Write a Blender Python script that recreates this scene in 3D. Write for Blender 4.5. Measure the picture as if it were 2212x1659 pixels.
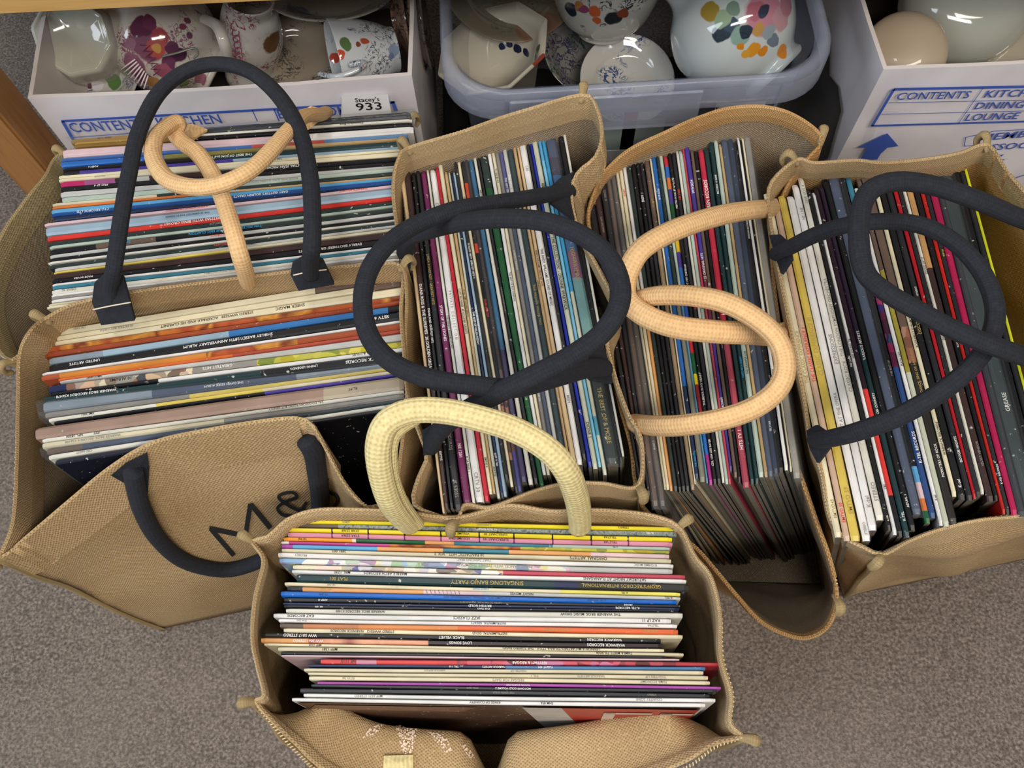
import bpy, bmesh, math, random
from mathutils import Vector, Matrix
from mathutils.bvhtree import BVHTree
from mathutils.noise import noise as nz

scene = bpy.context.scene
for o in list(bpy.data.objects):
    bpy.data.objects.remove(o, do_unlink=True)
COL = scene.collection
random.seed(11)

# ------------------------------------------------------------------ camera
FPX, CAMH = 1850.0, 0.985
_p, _r = math.radians(67), math.atan(47/785)
_R0, _U0 = Vector((1, 0, 0)), Vector((0, math.sin(_p), math.cos(_p)))
FW = Vector((0, math.cos(_p), -math.sin(_p)))
RT = _R0*math.cos(_r) - _U0*math.sin(_r)
UP = _U0*math.cos(_r) + _R0*math.sin(_r)
CAM = Vector((0, 0, CAMH))
cd = bpy.data.cameras.new('camera')
cam = bpy.data.objects.new('camera', cd)
COL.objects.link(cam)
cd.sensor_fit = 'HORIZONTAL'; cd.sensor_width = 36.0
cd.lens = 36.0*FPX/2212
cd.clip_start = 0.02; cd.clip_end = 50
cam.matrix_world = Matrix(((RT.x, UP.x, -FW.x, 0), (RT.y, UP.y, -FW.y, 0), (RT.z, UP.z, -FW.z, CAMH), (0, 0, 0, 1)))
scene.camera = cam

# ------------------------------------------------------------------ light
world = bpy.data.worlds.new('world'); scene.world = world
world.use_nodes = True
bg = world.node_tree.nodes['Background']
bg.inputs[0].default_value = (0.80, 0.88, 1.0, 1)
bg.inputs[1].default_value = 0.15

def area(name, loc, target, size, power, col, size_y=None):
    l = bpy.data.lights.new(name, 'AREA'); l.energy = power; l.color = col
    l.shape = 'RECTANGLE'; l.size = size; l.size_y = size_y or size
    o = bpy.data.objects.new(name, l); COL.objects.link(o)
    o.location = loc
    o.rotation_euler = (Vector(target)-Vector(loc)).to_track_quat('-Z', 'Y').to_euler()
    return o
area('daylight_window', (-2.6, -0.6, 2.3), (-0.2, 0.3, 0.1), 1.6, 50, (0.80, 0.90, 1.0))
area('ceiling_tube', (0.15, -1.3, 2.4), (0.0, 0.3, 0.1), 1.5, 24, (1.0, 0.97, 0.93), 0.22)
area('ceiling_tube', (0.75, -0.8, 2.4), (0.4, 0.3, 0.1), 1.2, 22, (1.0, 0.86, 0.68), 0.22)
area('ceiling_tube', (-0.3, 0.25, 2.4), (0.0, 0.3, 0.1), 1.3, 12, (1.0, 0.97, 0.93), 0.22)
scene.view_settings.view_transform = 'Standard'
scene.view_settings.look = 'None'
scene.view_settings.gamma = 1
scene.view_settings.use_curve_mapping = False
scene.view_settings.exposure = 0.14

# ------------------------------------------------------------------ helpers
def ray(px, py):
    return RT*((px-1106)/FPX) + UP*((829.5-py)/FPX) + FW
def W(px, py, z):
    d = ray(px, py)
    return CAM + d*((z-CAMH)/d.z)
def Wp(px, py, p0, n):
    d = ray(px, py); n = Vector(n)
    return CAM + d*((Vector(p0)-CAM).dot(n)/d.dot(n))
def s2l(c):
    return tuple(((v/12.92) if v <= 0.04045 else ((v+0.055)/1.055)**2.4) for v in c)
def hexc(h):
    h = h.lstrip('#')
    return s2l([int(h[i:i+2], 16)/255 for i in (0, 2, 4)])

def new_mat(name):
    m = bpy.data.materials.new(name); m.use_nodes = True
    return m, m.node_tree.nodes, m.node_tree.links, m.node_tree.nodes['Principled BSDF']
def N(nodes, t, **kw):
    n = nodes.new(t)
    for k, v in kw.items():
        if k.startswith('i_'): n.inputs[k[2:].replace('_', ' ')].default_value = v
        else: setattr(n, k, v)
    return n
def mix(nodes, links, fac, a, b, blend='MIX'):
    n = nodes.new('ShaderNodeMix'); n.data_type = 'RGBA'; n.blend_type = blend
    for sock, v in ((n.inputs['Factor'], fac), (n.inputs['A'], a), (n.inputs['B'], b)):
        if isinstance(v, bpy.types.NodeSocket): links.new(v, sock)
        elif isinstance(v, (float, int)): sock.default_value = v
        else: sock.default_value = (*v, 1) if len(v) == 3 else v
    return n.outputs['Result']
def ramp(nodes, links, src, stops):
    n = nodes.new('ShaderNodeValToRGB')
    el = n.color_ramp.elements
    while len(el) < len(stops): el.new(0.5)
    for e, (p, c) in zip(el, stops):
        e.position = p; e.color = (*c, 1) if isinstance(c, tuple) else (c, c, c, 1)
    links.new(src, n.inputs[0]); return n.outputs[0]

_mats = {}
def card(h, rough=0.42, wear=None, name='printed_card'):
    """printed sleeve card: colour, faint mottling, and white scuffs where the print is dark"""
    key = (h, rough, wear)
    if key in _mats: return _mats[key]
    c = tuple(v*0.88 for v in hexc(h)); m, n, l, b = new_mat(name)
    lum = 0.3*c[0]+0.6*c[1]+0.1*c[2]
    if wear is None: wear = 0.5 if lum < 0.12 else 0.25
    tc = N(n, 'ShaderNodeTexCoord')
    oi = N(n, 'ShaderNodeObjectInfo')
    ad = N(n, 'ShaderNodeVectorMath', operation='ADD')
    ml = N(n, 'ShaderNodeVectorMath', operation='SCALE'); ml.inputs['Scale'].default_value = 7.0
    l.new(oi.outputs['Location'], ml.inputs[0])
    l.new(tc.outputs['Object'], ad.inputs[0]); l.new(ml.outputs[0], ad.inputs[1])
    t1 = N(n, 'ShaderNodeTexNoise'); t1.inputs['Scale'].default_value = 30; t1.inputs['Detail'].default_value = 3
    t2 = N(n, 'ShaderNodeTexNoise'); t2.inputs['Scale'].default_value = 230; t2.inputs['Detail'].default_value = 4
    l.new(ad.outputs[0], t1.inputs['Vector']); l.new(ad.outputs[0], t2.inputs['Vector'])
    c2 = tuple(v*0.82 for v in c)
    base = mix(n, l, ramp(n, l, t1.outputs['Fac'], [(0.35, 0.0), (0.65, 1.0)]), c, c2)
    th = 0.69 - 0.04*wear
    f = ramp(n, l, t2.outputs['Fac'], [(th, 0.0), (th+0.05, 0.75 if wear > 0.3 else 0.35)])
    sc = (0.62, 0.60, 0.55) if lum < 0.5 else (0.45, 0.38, 0.28)
    l.new(mix(n, l, f, base, sc), b.inputs['Base Color'])
    b.inputs['Roughness'].default_value = rough
    _mats[key] = m; return m

PAL = {'@pastel': ['#8FB4DA', '#E9E6E0', '#D9D27A', '#9FBFA0', '#F0EEEA', '#C98AA4', '#8A9CB8', '#EFEDE6'],
       '@cartoon': ['#E6DFC0', '#A9A6A4', '#E8C090', '#EDEBE4', '#5C5A9C', '#E9D9B0', '#7A6E6A', '#F0D8C8'],
       '@fire': ['#A84828', '#C8742E', '#7A3420', '#D0903C', '#9A4424', '#B85A30'],
       '@photo': ['#3A2422', '#C08262', '#1E1A22', '#8A4A36', '#D8A68A', '#2C2840'],
       '@fruit': ['#C8C030', '#A89A30', '#D8D050', '#7A8A3A', '#E0D060'],
       '@crowd': ['#C9B9A0', '#6E5A4A', '#D8B090', '#8A8A86', '#E4D8B8', '#B87A50', '#4A4A50'],
       '@blush': ['#D87A62', '#E0906E', '#B8564C', '#E8A884', '#8A3A38'],
       '@rose': ['#D04050', '#C87A9C', '#B83040', '#5A2A2C', '#DC5A68', '#A83848'],
       '@neon': ['#8A2050', '#1E1A28', '#B02A60', '#23506A', '#2A1E30', '#3A2A6A'],
       '@lines': ['#7E8688', '#4E5A5A', '#9AA0A0', '#6A7A70', '#A8A49C', '#3E4A48']}
def picture(key):
    """printed picture wrapped over the spine: soft patches of several inks"""
    if key in _mats: return _mats[key]
    m, n, l, b = new_mat('picture_print_'+key[1:])
    tc = N(n, 'ShaderNodeTexCoord'); t = N(n, 'ShaderNodeTexNoise')
    t.inputs['Scale'].default_value = {'@lines': 240, '@fire': 26, '@blush': 22}.get(key, 60); t.inputs['Detail'].default_value = 2.5
    l.new(tc.outputs['Object'], t.inputs['Vector'])
    P = PAL[key]; src = t.outputs['Fac']; lo, sp = 0.30, 0.40
    if key not in ('@fire', '@blush', '@lines'):
        vo = N(n, 'ShaderNodeTexVoronoi'); vo.inputs['Scale'].default_value = 95
        ds = N(n, 'ShaderNodeVectorMath', operation='MULTIPLY_ADD'); ds.inputs[1].default_value = (0.012, 0.012, 0.012)
        l.new(t.outputs['Color'], ds.inputs[0]); l.new(tc.outputs['Object'], ds.inputs[2]); l.new(ds.outputs[0], vo.inputs['Vector'])
        sx = N(n, 'ShaderNodeSeparateColor'); l.new(vo.outputs['Color'], sx.inputs[0]); src = sx.outputs[0]; lo, sp = 0.05, 0.9
    l.new(ramp(n, l, src, [(lo+sp*i/(len(P)-1), tuple(v*0.88 for v in hexc(h))) for i, h in enumerate(P)]), b.inputs['Base Color'])
    b.inputs['Roughness'].default_value = 0.38
    _mats[key] = m; return m
def plain(name, h, rough=0.6, metal=0.0, spec=None):
    key = (name, h, rough)
    if key in _mats: return _mats[key]
    m, n, l, b = new_mat(name)
    b.inputs['Base Color'].default_value = (*hexc(h), 1); b.inputs['Roughness'].default_value = rough
    b.inputs['Metallic'].default_value = metal
    _mats[key] = m; return m

def jute(name, h1, h2, scale=1.0, inner=False):
    """plain-weave jute: UVs are metres, two crossed yarn waves make the pin-head texture"""
    m, n, l, b = new_mat(name)
    uv = N(n, 'ShaderNodeUVMap'); sep = N(n, 'ShaderNodeSeparateXYZ')
    dn = N(n, 'ShaderNodeTexNoise'); dn.inputs['Scale'].default_value = 60
    dm = N(n, 'ShaderNodeVectorMath', operation='MULTIPLY_ADD')
    dm.inputs[1].default_value = (0.0016, 0.0016, 0)
    l.new(uv.outputs[0], dn.inputs['Vector']); l.new(dn.outputs['Color'], dm.inputs[0]); l.new(uv.outputs[0], dm.inputs[2])
    l.new(dm.outputs[0], sep.inputs[0])
    k = math.pi/(0.00175*scale)
    def s(axis):
        a = N(n, 'ShaderNodeMath', operation='MULTIPLY'); a.inputs[1].default_value = k
        l.new(sep.outputs[axis], a.inputs[0])
        q = N(n, 'ShaderNodeMath', operation='SINE'); l.new(a.outputs[0], q.inputs[0]); return q.outputs[0]
    pr = N(n, 'ShaderNodeMath', operation='MULTIPLY'); l.new(s(0), pr.inputs[0]); l.new(s(1), pr.inputs[1])
    w = N(n, 'ShaderNodeMath', operation='MULTIPLY_ADD'); w.inputs[1].default_value = 0.5; w.inputs[2].default_value = 0.5
    l.new(pr.outputs[0], w.inputs[0])
    big = N(n, 'ShaderNodeTexNoise'); big.inputs['Scale'].default_value = 9; big.inputs['Detail'].default_value = 5
    l.new(uv.outputs[0], big.inputs['Vector'])
    fib = N(n, 'ShaderNodeTexNoise'); fib.inputs['Scale'].default_value = 420; fib.inputs['Detail'].default_value = 2
    l.new(uv.outputs[0], fib.inputs['Vector'])
    c1, c2 = hexc(h1), hexc(h2)
    cc = mix(n, l, ramp(n, l, big.outputs['Fac'], [(0.3, 0.0), (0.7, 1.0)]), c1, c2)
    cc = mix(n, l, ramp(n, l, w.outputs[0], [(0.0, 1.0), (0.55, 0.0)]), cc, tuple(v*0.5 for v in c2))
    cc = mix(n, l, ramp(n, l, fib.outputs['Fac'], [(0.5, 0.0), (0.75, 0.5)]), cc, tuple(min(1, v*1.5) for v in c1))
    l.new(cc, b.inputs['Base Color'])
    b.inputs['Roughness'].default_value = 0.9
    bp = N(n, 'ShaderNodeBump'); bp.inputs['Strength'].default_value = 0.55; bp.inputs['Distance'].default_value = 0.0007
    l.new(w.outputs[0], bp.inputs['Height']); l.new(bp.outputs[0], b.inputs['Normal'])
    return m

def rope(name, h, dark, pitch=0.0036, fuzz=0.25, bump=0.6):
    m, n, l, b = new_mat(name)
    uv = N(n, 'ShaderNodeUVMap'); sep = N(n, 'ShaderNodeSeparateXYZ'); l.new(uv.outputs[0], sep.inputs[0])
    def wv(sign):
        a = N(n, 'ShaderNodeMath', operation='MULTIPLY'); a.inputs[1].default_value = 2*math.pi/pitch/2
        l.new(sep.outputs[0], a.inputs[0])
        c = N(n, 'ShaderNodeMath', operation='MULTIPLY_ADD'); c.inputs[1].default_value = sign*2*math.pi*8
        l.new(sep.outputs[1], c.inputs[0]); l.new(a.outputs[0], c.inputs[2])
        q = N(n, 'ShaderNodeMath', operation='SINE'); l.new(c.outputs[0], q.inputs[0]); return q.outputs[0]
    p = N(n, 'ShaderNodeMath', operation='MULTIPLY'); l.new(wv(1), p.inputs[0]); l.new(wv(-1), p.inputs[1])
    w = N(n, 'ShaderNodeMath', operation='MULTIPLY_ADD'); w.inputs[1].default_value = 0.5; w.inputs[2].default_value = 0.5
    l.new(p.outputs[0], w.inputs[0])
    tc = N(n, 'ShaderNodeTexCoord')
    fn = N(n, 'ShaderNodeTexNoise'); fn.inputs['Scale'].default_value = 260; fn.inputs['Detail'].default_value = 4
    l.new(tc.outputs['Object'], fn.inputs['Vector'])
    c, d = hexc(h), hexc(dark)
    cc = mix(n, l, ramp(n, l, w.outputs[0], [(0.0, 1.0), (0.5, 0.0)]), c, d)
    cc = mix(n, l, ramp(n, l, fn.outputs['Fac'], [(0.45, 0.0), (0.75, fuzz)]), cc, tuple(min(1, v*1.6+0.01) for v in c))
    l.new(cc, b.inputs['Base Color']); b.inputs['Roughness'].default_value = 0.92
    bp = N(n, 'ShaderNodeBump'); bp.inputs['Strength'].default_value = bump; bp.inputs['Distance'].default_value = 0.0009
    l.new(w.outputs[0], bp.inputs['Height']); l.new(bp.outputs[0], b.inputs['Normal'])
    return m

def mk(name, verts, faces, mats, parent=None, uvs=None, fm=None, smooth=False):
    me = bpy.data.meshes.new(name)
    me.from_pydata([tuple(v) for v in verts], [], faces)
    for m in (mats if isinstance(mats, (list, tuple)) else [mats]): me.materials.append(m)
    if fm:
        for p, i in zip(me.polygons, fm): p.material_index = i
    if uvs:
        ul = me.uv_layers.new(name='UVMap')
        for lp in me.loops: ul.data[lp.index].uv = uvs[lp.vertex_index]
    if smooth:
        for p in me.polygons: p.use_smooth = True
    me.update()
    o = bpy.data.objects.new(name, me); COL.objects.link(o)
    if parent is not None:
        o.parent = parent; o.matrix_parent_inverse = parent.matrix_basis.inverted()
    return o
def shift(o, loc):
    """move the origin of a world-space mesh to loc"""
    loc = Vector(loc)
    o.data.transform(Matrix.Translation(-loc)); o.location = loc
def tag(o, label=None, cat=None, group=None, kind=None):
    if label: o['label'] = label
    if cat: o['category'] = cat
    if group: o['group'] = group
    if kind: o['kind'] = kind
    return o
def empty(name, loc, label, cat, group=None):
    o = bpy.data.objects.new(name, None); COL.objects.link(o)
    o.location = loc; o.empty_display_size = 0.02
    return tag(o, label, cat, group)

def cr(pts, n, closed=False):
    """Catmull-Rom through pts, n samples per span"""
    P = [Vector(p) for p in pts]; L = len(P); out = []
    spans = L if closed else L-1
    for i in range(spans):
        if closed: a, b, c, d = P[(i-1) % L], P[i], P[(i+1) % L], P[(i+2) % L]
        else: a, b, c, d = P[max(i-1, 0)], P[i], P[i+1], P[min(i+2, L-1)]
        for k in range(n):
            t = k/n
            out.append(0.5*((2*b)+(c-a)*t+(2*a-5*b+4*c-d)*t*t+(3*b-a-3*c+d)*t**3))
    if not closed: out.append(P[-1].copy())
    return out
def box(name, lo, hi, mats, parent=None, bevel=0.0, seg=1):
    bm = bmesh.new(); bmesh.ops.create_cube(bm, size=1)
    lo, hi = Vector(lo), Vector(hi)
    for v in bm.verts: v.co = Vector([lo[i]+(v.co[i]+0.5)*(hi[i]-lo[i]) for i in range(3)])
    if bevel: bmesh.ops.bevel(bm, geom=bm.edges[:], offset=bevel, segments=seg, affect='EDGES')
    me = bpy.data.meshes.new(name); bm.to_mesh(me); bm.free()
    for m in (mats if isinstance(mats, (list, tuple)) else [mats]): me.materials.append(m)
    o = bpy.data.objects.new(name, me); COL.objects.link(o)
    if parent is not None: o.parent = parent; o.matrix_parent_inverse = parent.matrix_basis.inverted()
    return o
def tube(name, pts, r, mat, parent=None, n=10, sm=6, squash=1.0, closed=False, rfun=None):
    """swept cord through world points"""
    P = cr(pts, sm, closed)
    V, UV, Fc = [], [], []
    xp = None; s = 0.0
    for i, p in enumerate(P):
        a = P[i-1] if (i > 0 or closed) else P[i]; b = P[(i+1) % len(P)] if (i < len(P)-1 or closed) else P[i]
        t = (b-a).normalized()
        if i: s += (p-P[i-1]).length
        if xp is None:
            x = t.cross(Vector((0, 0, 1)))
            if x.length < 0.15: x = t.cross(Vector((0, 1, 0)))
        else: x = xp - t*xp.dot(t)
        x.normalize(); xp = x; y = x.cross(t).normalized()
        rr = r*(rfun(i/(len(P)-1)) if rfun else 1)
        for k in range(n+1):
            q = 2*math.pi*k/n
            V.append(p + x*math.cos(q)*rr + y*math.sin(q)*rr*squash); UV.append((s, k/n))
    m = n+1; L = len(P)
    for i in range(L if closed else L-1):
        for k in range(n):
            j = (i+1) % L
            Fc.append((i*m+k, i*m+k+1, j*m+k+1, j*m+k))
    if not closed:
        Fc.append(tuple(range(n-1, -1, -1))); Fc.append(tuple((L-1)*m+k for k in range(n)))
    return mk(name, V, Fc, mat, parent, UV, smooth=True)

_fc = {}
def text_geo(s, res=2):
    """flat lettering triangulated once per string: (verts2d, faces, width, height) with cap height 1"""
    if s in _fc: return _fc[s]
    c = bpy.data.curves.new('t', 'FONT'); c.body = s; c.size = 1; c.resolution_u = res; c.offset = 0.012; c.space_character = 1.03
    o = bpy.data.objects.new('t', c); COL.objects.link(o)
    dg = bpy.context.evaluated_depsgraph_get()
    me = bpy.data.meshes.new_from_object(o.evaluated_get(dg))
    vs = [(v.co.x, v.co.y) for v in me.vertices]; fs = [tuple(p.vertices) for p in me.polygons]
    bpy.data.objects.remove(o); bpy.data.curves.remove(c); bpy.data.meshes.remove(me)
    if not vs: vs = [(0, 0)]
    x0 = min(v[0] for v in vs); x1 = max(v[0] for v in vs); H = 0.70
    vs = [((x-x0)/H, y/H) for x, y in vs]
    _fc[s] = (vs, fs, (x1-x0)/H, 1.0); return _fc[s]
def letter(name, s, org, u, v, h, mat, parent=None, length=None, shear=0.0, center=False):
    """write s on a plane: org = left end of baseline, u = reading direction, v = up of the letters"""
    vs, fs, w, _ = text_geo(s)
    u = Vector(u).normalized(); v = Vector(v).normalized(); sx = h if length is None else length/max(w, 0.01)
    org = Vector(org)
    if center: org = org - u*(w*sx/2) - v*(h/2)
    return mk(name, [org + u*(x*sx+shear*y*h) + v*(y*h) for x, y in vs], fs, mat, parent)

# ------------------------------------------------------------------ shared materials
JUTE = jute('jute_weave', '#C3A97F', '#AF9368')
JUTE_OR = jute('jute_weave_orange', '#C49C68', '#B1854F')
JUTE_IN = jute('jute_lining', '#A5937A', '#8F7B62', 0.8)
JUTE_F = jute('jute_weave_fine', '#BFA37A', '#A88A5F', 1.0)
HEM = jute('jute_hem', '#CAB088', '#B99A6C', 0.9)
HEMP = jute('jute_hem_pale', '#BFAE84', '#A8936A', 0.9)
THREAD = plain('pale_thread', '#D5CAB0', 0.9)
EDGE = plain('jute_thread', '#CDB68C', 0.95)
KNOT = jute('jute_corner', '#C8B083', '#A88F60', 0.7)
BLACK_ROPE = rope('black_cotton_rope', '#1B1E27', '#15171F', 0.0022, 0.35, 0.22)
TAN_ROPE = rope('tan_cotton_rope', '#DDB583', '#CBA270', 0.0026, 0.3, 0.4)
CREAM_ROPE = rope('cream_cotton_rope', '#D9C892', '#C2B07A', 0.0032, 0.4)
PATCH = rope('black_cotton_tape', '#1A1D26', '#14161D', 0.002, 0.3, 0.2)
def plastic(name, tint, alpha, rough=0.18):
    m, n, l, b = new_mat(name)
    b.inputs['Base Color'].default_value = (*hexc(tint), 1); b.inputs['Roughness'].default_value = rough
    tr = N(n, 'ShaderNodeBsdfTransparent'); mx = N(n, 'ShaderNodeMixShader')
    tc = N(n, 'ShaderNodeTexCoord'); t = N(n, 'ShaderNodeTexNoise'); t.inputs['Scale'].default_value = 35; t.inputs['Detail'].default_value = 3
    l.new(tc.outputs['Object'], t.inputs['Vector'])
    bp = N(n, 'ShaderNodeBump'); bp.inputs['Strength'].default_value = 0.5; bp.inputs['Distance'].default_value = 0.003
    l.new(t.outputs['Fac'], bp.inputs['Height']); l.new(bp.outputs[0], b.inputs['Normal'])
    mx.inputs[0].default_value = alpha
    l.new(tr.outputs[0], mx.inputs[1]); l.new(b.outputs[0], mx.inputs[2])
    l.new(mx.outputs[0], n['Material Output'].inputs['Surface'])
    return m
CLEAR = plastic('clear_polythene', '#7F868C', 0.13, 0.10)
TUBP = plastic('frosted_plastic', '#8F9AAE', 0.20, 0.20)
TUBL = plastic('frosted_plastic_lip', '#A9B0C4', 0.42, 0.22)

# ------------------------------------------------------------------ setting
def carpet():
    m, n, l, b = new_mat('carpet_loop')
    tc = N(n, 'ShaderNodeTexCoord')
    v = N(n, 'ShaderNodeTexVoronoi'); v.inputs['Scale'].default_value = 260
    t = N(n, 'ShaderNodeTexNoise'); t.inputs['Scale'].default_value = 330; t.inputs['Detail'].default_value = 3
    g = N(n, 'ShaderNodeTexNoise'); g.inputs['Scale'].default_value = 5; g.inputs['Detail'].default_value = 3
    for q in (v, t, g): l.new(tc.outputs['Object'], q.inputs['Vector'])
    c = mix(n, l, ramp(n, l, t.outputs['Fac'], [(0.32, 0.0), (0.68, 1.0)]), hexc('#574E48'), hexc('#998C82'))
    c = mix(n, l, ramp(n, l, v.outputs['Distance'], [(0.3, 0.0), (0.9, 0.6)]), c, hexc('#40392F'))
    c = mix(n, l, ramp(n, l, g.outputs['Fac'], [(0.35, 0.0), (0.7, 0.25)]), c, hexc('#8C8177'))
    s = N(n, 'ShaderNodeTexNoise'); s.inputs['Scale'].default_value = 14
    l.new(tc.outputs['Object'], s.inputs['Vector'])
    c = mix(n, l, ramp(n, l, s.outputs['Fac'], [(0.765, 0.0), (0.78, 0.7)]), c, hexc('#3A3531'))
    l.new(c, b.inputs['Base Color']); b.inputs['Roughness'].default_value = 0.97
    bp = N(n, 'ShaderNodeBump'); bp.inputs['Strength'].default_value = 0.9; bp.inputs['Distance'].default_value = 0.003
    l.new(t.outputs['Fac'], bp.inputs['Height']); l.new(bp.outputs[0], b.inputs['Normal'])
    return m
f = mk('floor', [(-2.5, -2.2, 0), (2.5, -2.2, 0), (2.5, 1.5, 0), (-2.5, 1.5, 0)], [(0, 1, 2, 3)], carpet())
tag(f, kind='structure')
w_ = mk('wall_back', [(-2.5, 1.5, 0), (2.5, 1.5, 0), (2.5, 1.5, 2.6), (-2.5, 1.5, 2.6)], [(0, 1, 2, 3)], plain('wall_paint', '#6E6A64', 0.8))
tag(w_, kind='structure')

def pine():
    m, n, l, b = new_mat('pine')
    tc = N(n, 'ShaderNodeTexCoord'); mp = N(n, 'ShaderNodeMapping')
    mp.inputs['Scale'].default_value = (2.2, 30, 30)
    l.new(tc.outputs['Object'], mp.inputs[0])
    t = N(n, 'ShaderNodeTexNoise'); t.inputs['Scale'].default_value = 3; t.inputs['Detail'].default_value = 6; t.inputs['Distortion'].default_value = 0.6
    l.new(mp.outputs[0], t.inputs['Vector'])
    c = ramp(n, l, t.outputs['Fac'], [(0.3, hexc('#B4874C')), (0.5, hexc('#D3A968')), (0.72, hexc('#C29552'))])
    l.new(c, b.inputs['Base Color']); b.inputs['Roughness'].default_value = 0.42
    return m
def pine_v():
    m, n, l, b = new_mat('pine_upright')
    tc = N(n, 'ShaderNodeTexCoord'); mp = N(n, 'ShaderNodeMapping')
    mp.inputs['Scale'].default_value = (26, 26, 2.0)
    l.new(tc.outputs['Object'], mp.inputs[0])
    t = N(n, 'ShaderNodeTexNoise'); t.inputs['Scale'].default_value = 3; t.inputs['Detail'].default_value = 6; t.inputs['Distortion'].default_value = 0.5
    l.new(mp.outputs[0], t.inputs['Vector'])
    c = ramp(n, l, t.outputs['Fac'], [(0.3, hexc('#7C5129')), (0.5, hexc('#A57644')), (0.72, hexc('#8D6136'))])
    l.new(c, b.inputs['Base Color']); b.inputs['Roughness'].default_value = 0.45
    return m
PINE, PINEV = pine(), pine_v()
tb = empty('wooden_table', (-0.5, 0.52, 0), 'low pine table whose rail crosses the top edge above the crockery boxes', 'table')
BY = W(0, 47, 0.43).y
rail = box('front_rail', (-0.62, BY, 0.430), (1.25, BY+0.030, 0.478), PINE, tb, 0.003, 2)
rail.data.transform(Matrix.Translation((0, 0.0, 0)) @ Matrix.Rotation(-0.015, 4, 'Z'))
box('table_top', (-0.64, BY+0.004, 0.480), (1.25, 1.25, 0.503), PINE, tb, 0.003)
box('leg', (-0.548, 0.617, 0), (-0.501, 0.669, 0.4295), PINEV, tb, 0.003, 2)
box('leg', (-0.60, 1.15, 0), (-0.53, 1.22, 0.479), PINEV, tb, 0.004, 2)
box('leg', (1.15, 0.62, 0), (1.22, 0.67, 0.4295), PINEV, tb, 0.004, 2)
box('leg', (1.15, 1.15, 0), (1.22, 1.22, 0.479), PINEV, tb, 0.004, 2)

# ------------------------------------------------------------------ cartons
def carton_mat():
    m, n, l, b = new_mat('white_faced_card')
    tc = N(n, 'ShaderNodeTexCoord'); t = N(n, 'ShaderNodeTexNoise'); t.inputs['Scale'].default_value = 12; t.inputs['Detail'].default_value = 4
    l.new(tc.outputs['Object'], t.inputs['Vector'])
    l.new(mix(n, l, ramp(n, l, t.outputs['Fac'], [(0.35, 0.0), (0.7, 1.0)]), hexc('#E6E2E6'), hexc('#D3CDD2')), b.inputs['Base Color'])
    b.inputs['Roughness'].default_value = 0.55
    return m
CARTON = carton_mat()
CARTIN = plain('carton_inside', '#D8CFCB', 0.75)
BLUE = plain('blue_print', '#3E5CB4', 0.55)
INK = plain('black_print', '#1C1B1F', 0.5)

def carton(x0, x1, y0, y1, z1, label, z0=0.0):
    """open topped carton: four walls with real thickness, a base, folded-in flaps"""
    t = 0.0045
    e = empty('cardboard_box', ((x0+x1)/2, (y0+y1)/2, z0), label, 'box')
    def wall(a, b, n):   # a,b ends in xy; n inward
        a, b, n = Vector((*a, 0)), Vector((*b, 0)), Vector((*n, 0))*t
        V, Fc = [], []
        K = 10
        for i in range(K+1):
            p = a.lerp(b, i/K)
            bow = -n.normalized()*(0.004*math.sin(math.pi*i/K))
            wob = 0.0012*nz(p*17)
            for q in (p+bow*0.3+Vector((0, 0, z0)), p+bow+Vector((0, 0, z1+wob)), p+bow+n+Vector((0, 0, z1+wob)), p+bow*0.3+n+Vector((0, 0, z0))): V.append(q)
        for i in range(K):
            for k in range(4):
                Fc.append((i*4+k, (i+1)*4+k, (i+1)*4+(k+1) % 4, i*4+(k+1) % 4))
        Fc += [(0, 1, 2, 3), tuple(K*4+k for k in (3, 2, 1, 0))]
        o = mk('side_panel', V, Fc, [CARTON, CARTIN], e, fm=[1 if (i % 4) in (1, 2) else 0 for i in range(K*4)]+[0, 0])
        bm = bmesh.new(); bm.from_mesh(o.data); bmesh.ops.recalc_face_normals(bm, faces=bm.faces); bm.to_mesh(o.data); bm.free()
        return o
    wall((x0, y0), (x1, y0), (0, 1)); wall((x1, y0), (x1, y1), (-1, 0)); wall((x1, y1), (x0, y1), (0, -1)); wall((x0, y1), (x0, y0), (1, 0))
    box('base_panel', (x0+t, y0+t, z0+0.002), (x1-t, y1-t, z0+0.006), CARTIN, e)
    return e
LB = carton(-0.480, -0.084, 0.642, 0.925, 0.30, 'white cardboard box of painted crockery behind the left record bags')
RB = carton(0.396, 0.80, 0.613, 0.925, 0.30, 'white cardboard box with an up arrow print at top right corner')

def on(px, py, y0):   # pixel on a vertical plane facing the viewer
    return Wp(px, py, (0, y0, 0), (0, 1, 0))
def poly_px(name, pts, y0, mat, parent):
    V = [on(x, y, y0) for x, y in pts]
    return mk(name, V, [tuple(range(len(V)))], mat, parent)
def line_px(name, a, b, w, y0, mat, parent):
    A, B = on(*a, y0), on(*b, y0); d = (B-A).normalized(); p = Vector((d.z, 0, -d.x))*w/2
    return mk(name, [A-p, B-p, B+p, A+p], [(0, 1, 2, 3)], mat, parent)
def word_px(s, a, b, hpx, y0, mat, parent, name='lettering'):
    A, B = on(*a, y0), on(*b, y0)
    C = on(a[0], a[1]-hpx, y0)
    return letter(name, s, A, B-A, (0, 0, 1), abs(C.z-A.z), mat, parent, length=(B-A).length)
yb = 0.642-0.0052
line_px('printed_line', (133, 262), (852, 221), 0.0036, yb, BLUE, LB)
line_px('printed_line', (135, 262), (160, 305), 0.0036, yb, BLUE, LB)
line_px('printed_line', (158, 297), (560, 268), 0.0010, yb, BLUE, LB)
line_px('printed_line', (545, 238), (556, 262), 0.0010, yb, BLUE, LB)
line_px('printed_line', (592, 236), (603, 262), 0.0014, yb, BLUE, LB)
line_px('printed_line', (848, 219), (856, 240), 0.0040, yb, BLUE, LB)
word_px('CONTENTS', (158, 286), (322, 277), 21, yb, BLUE, LB)
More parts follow.
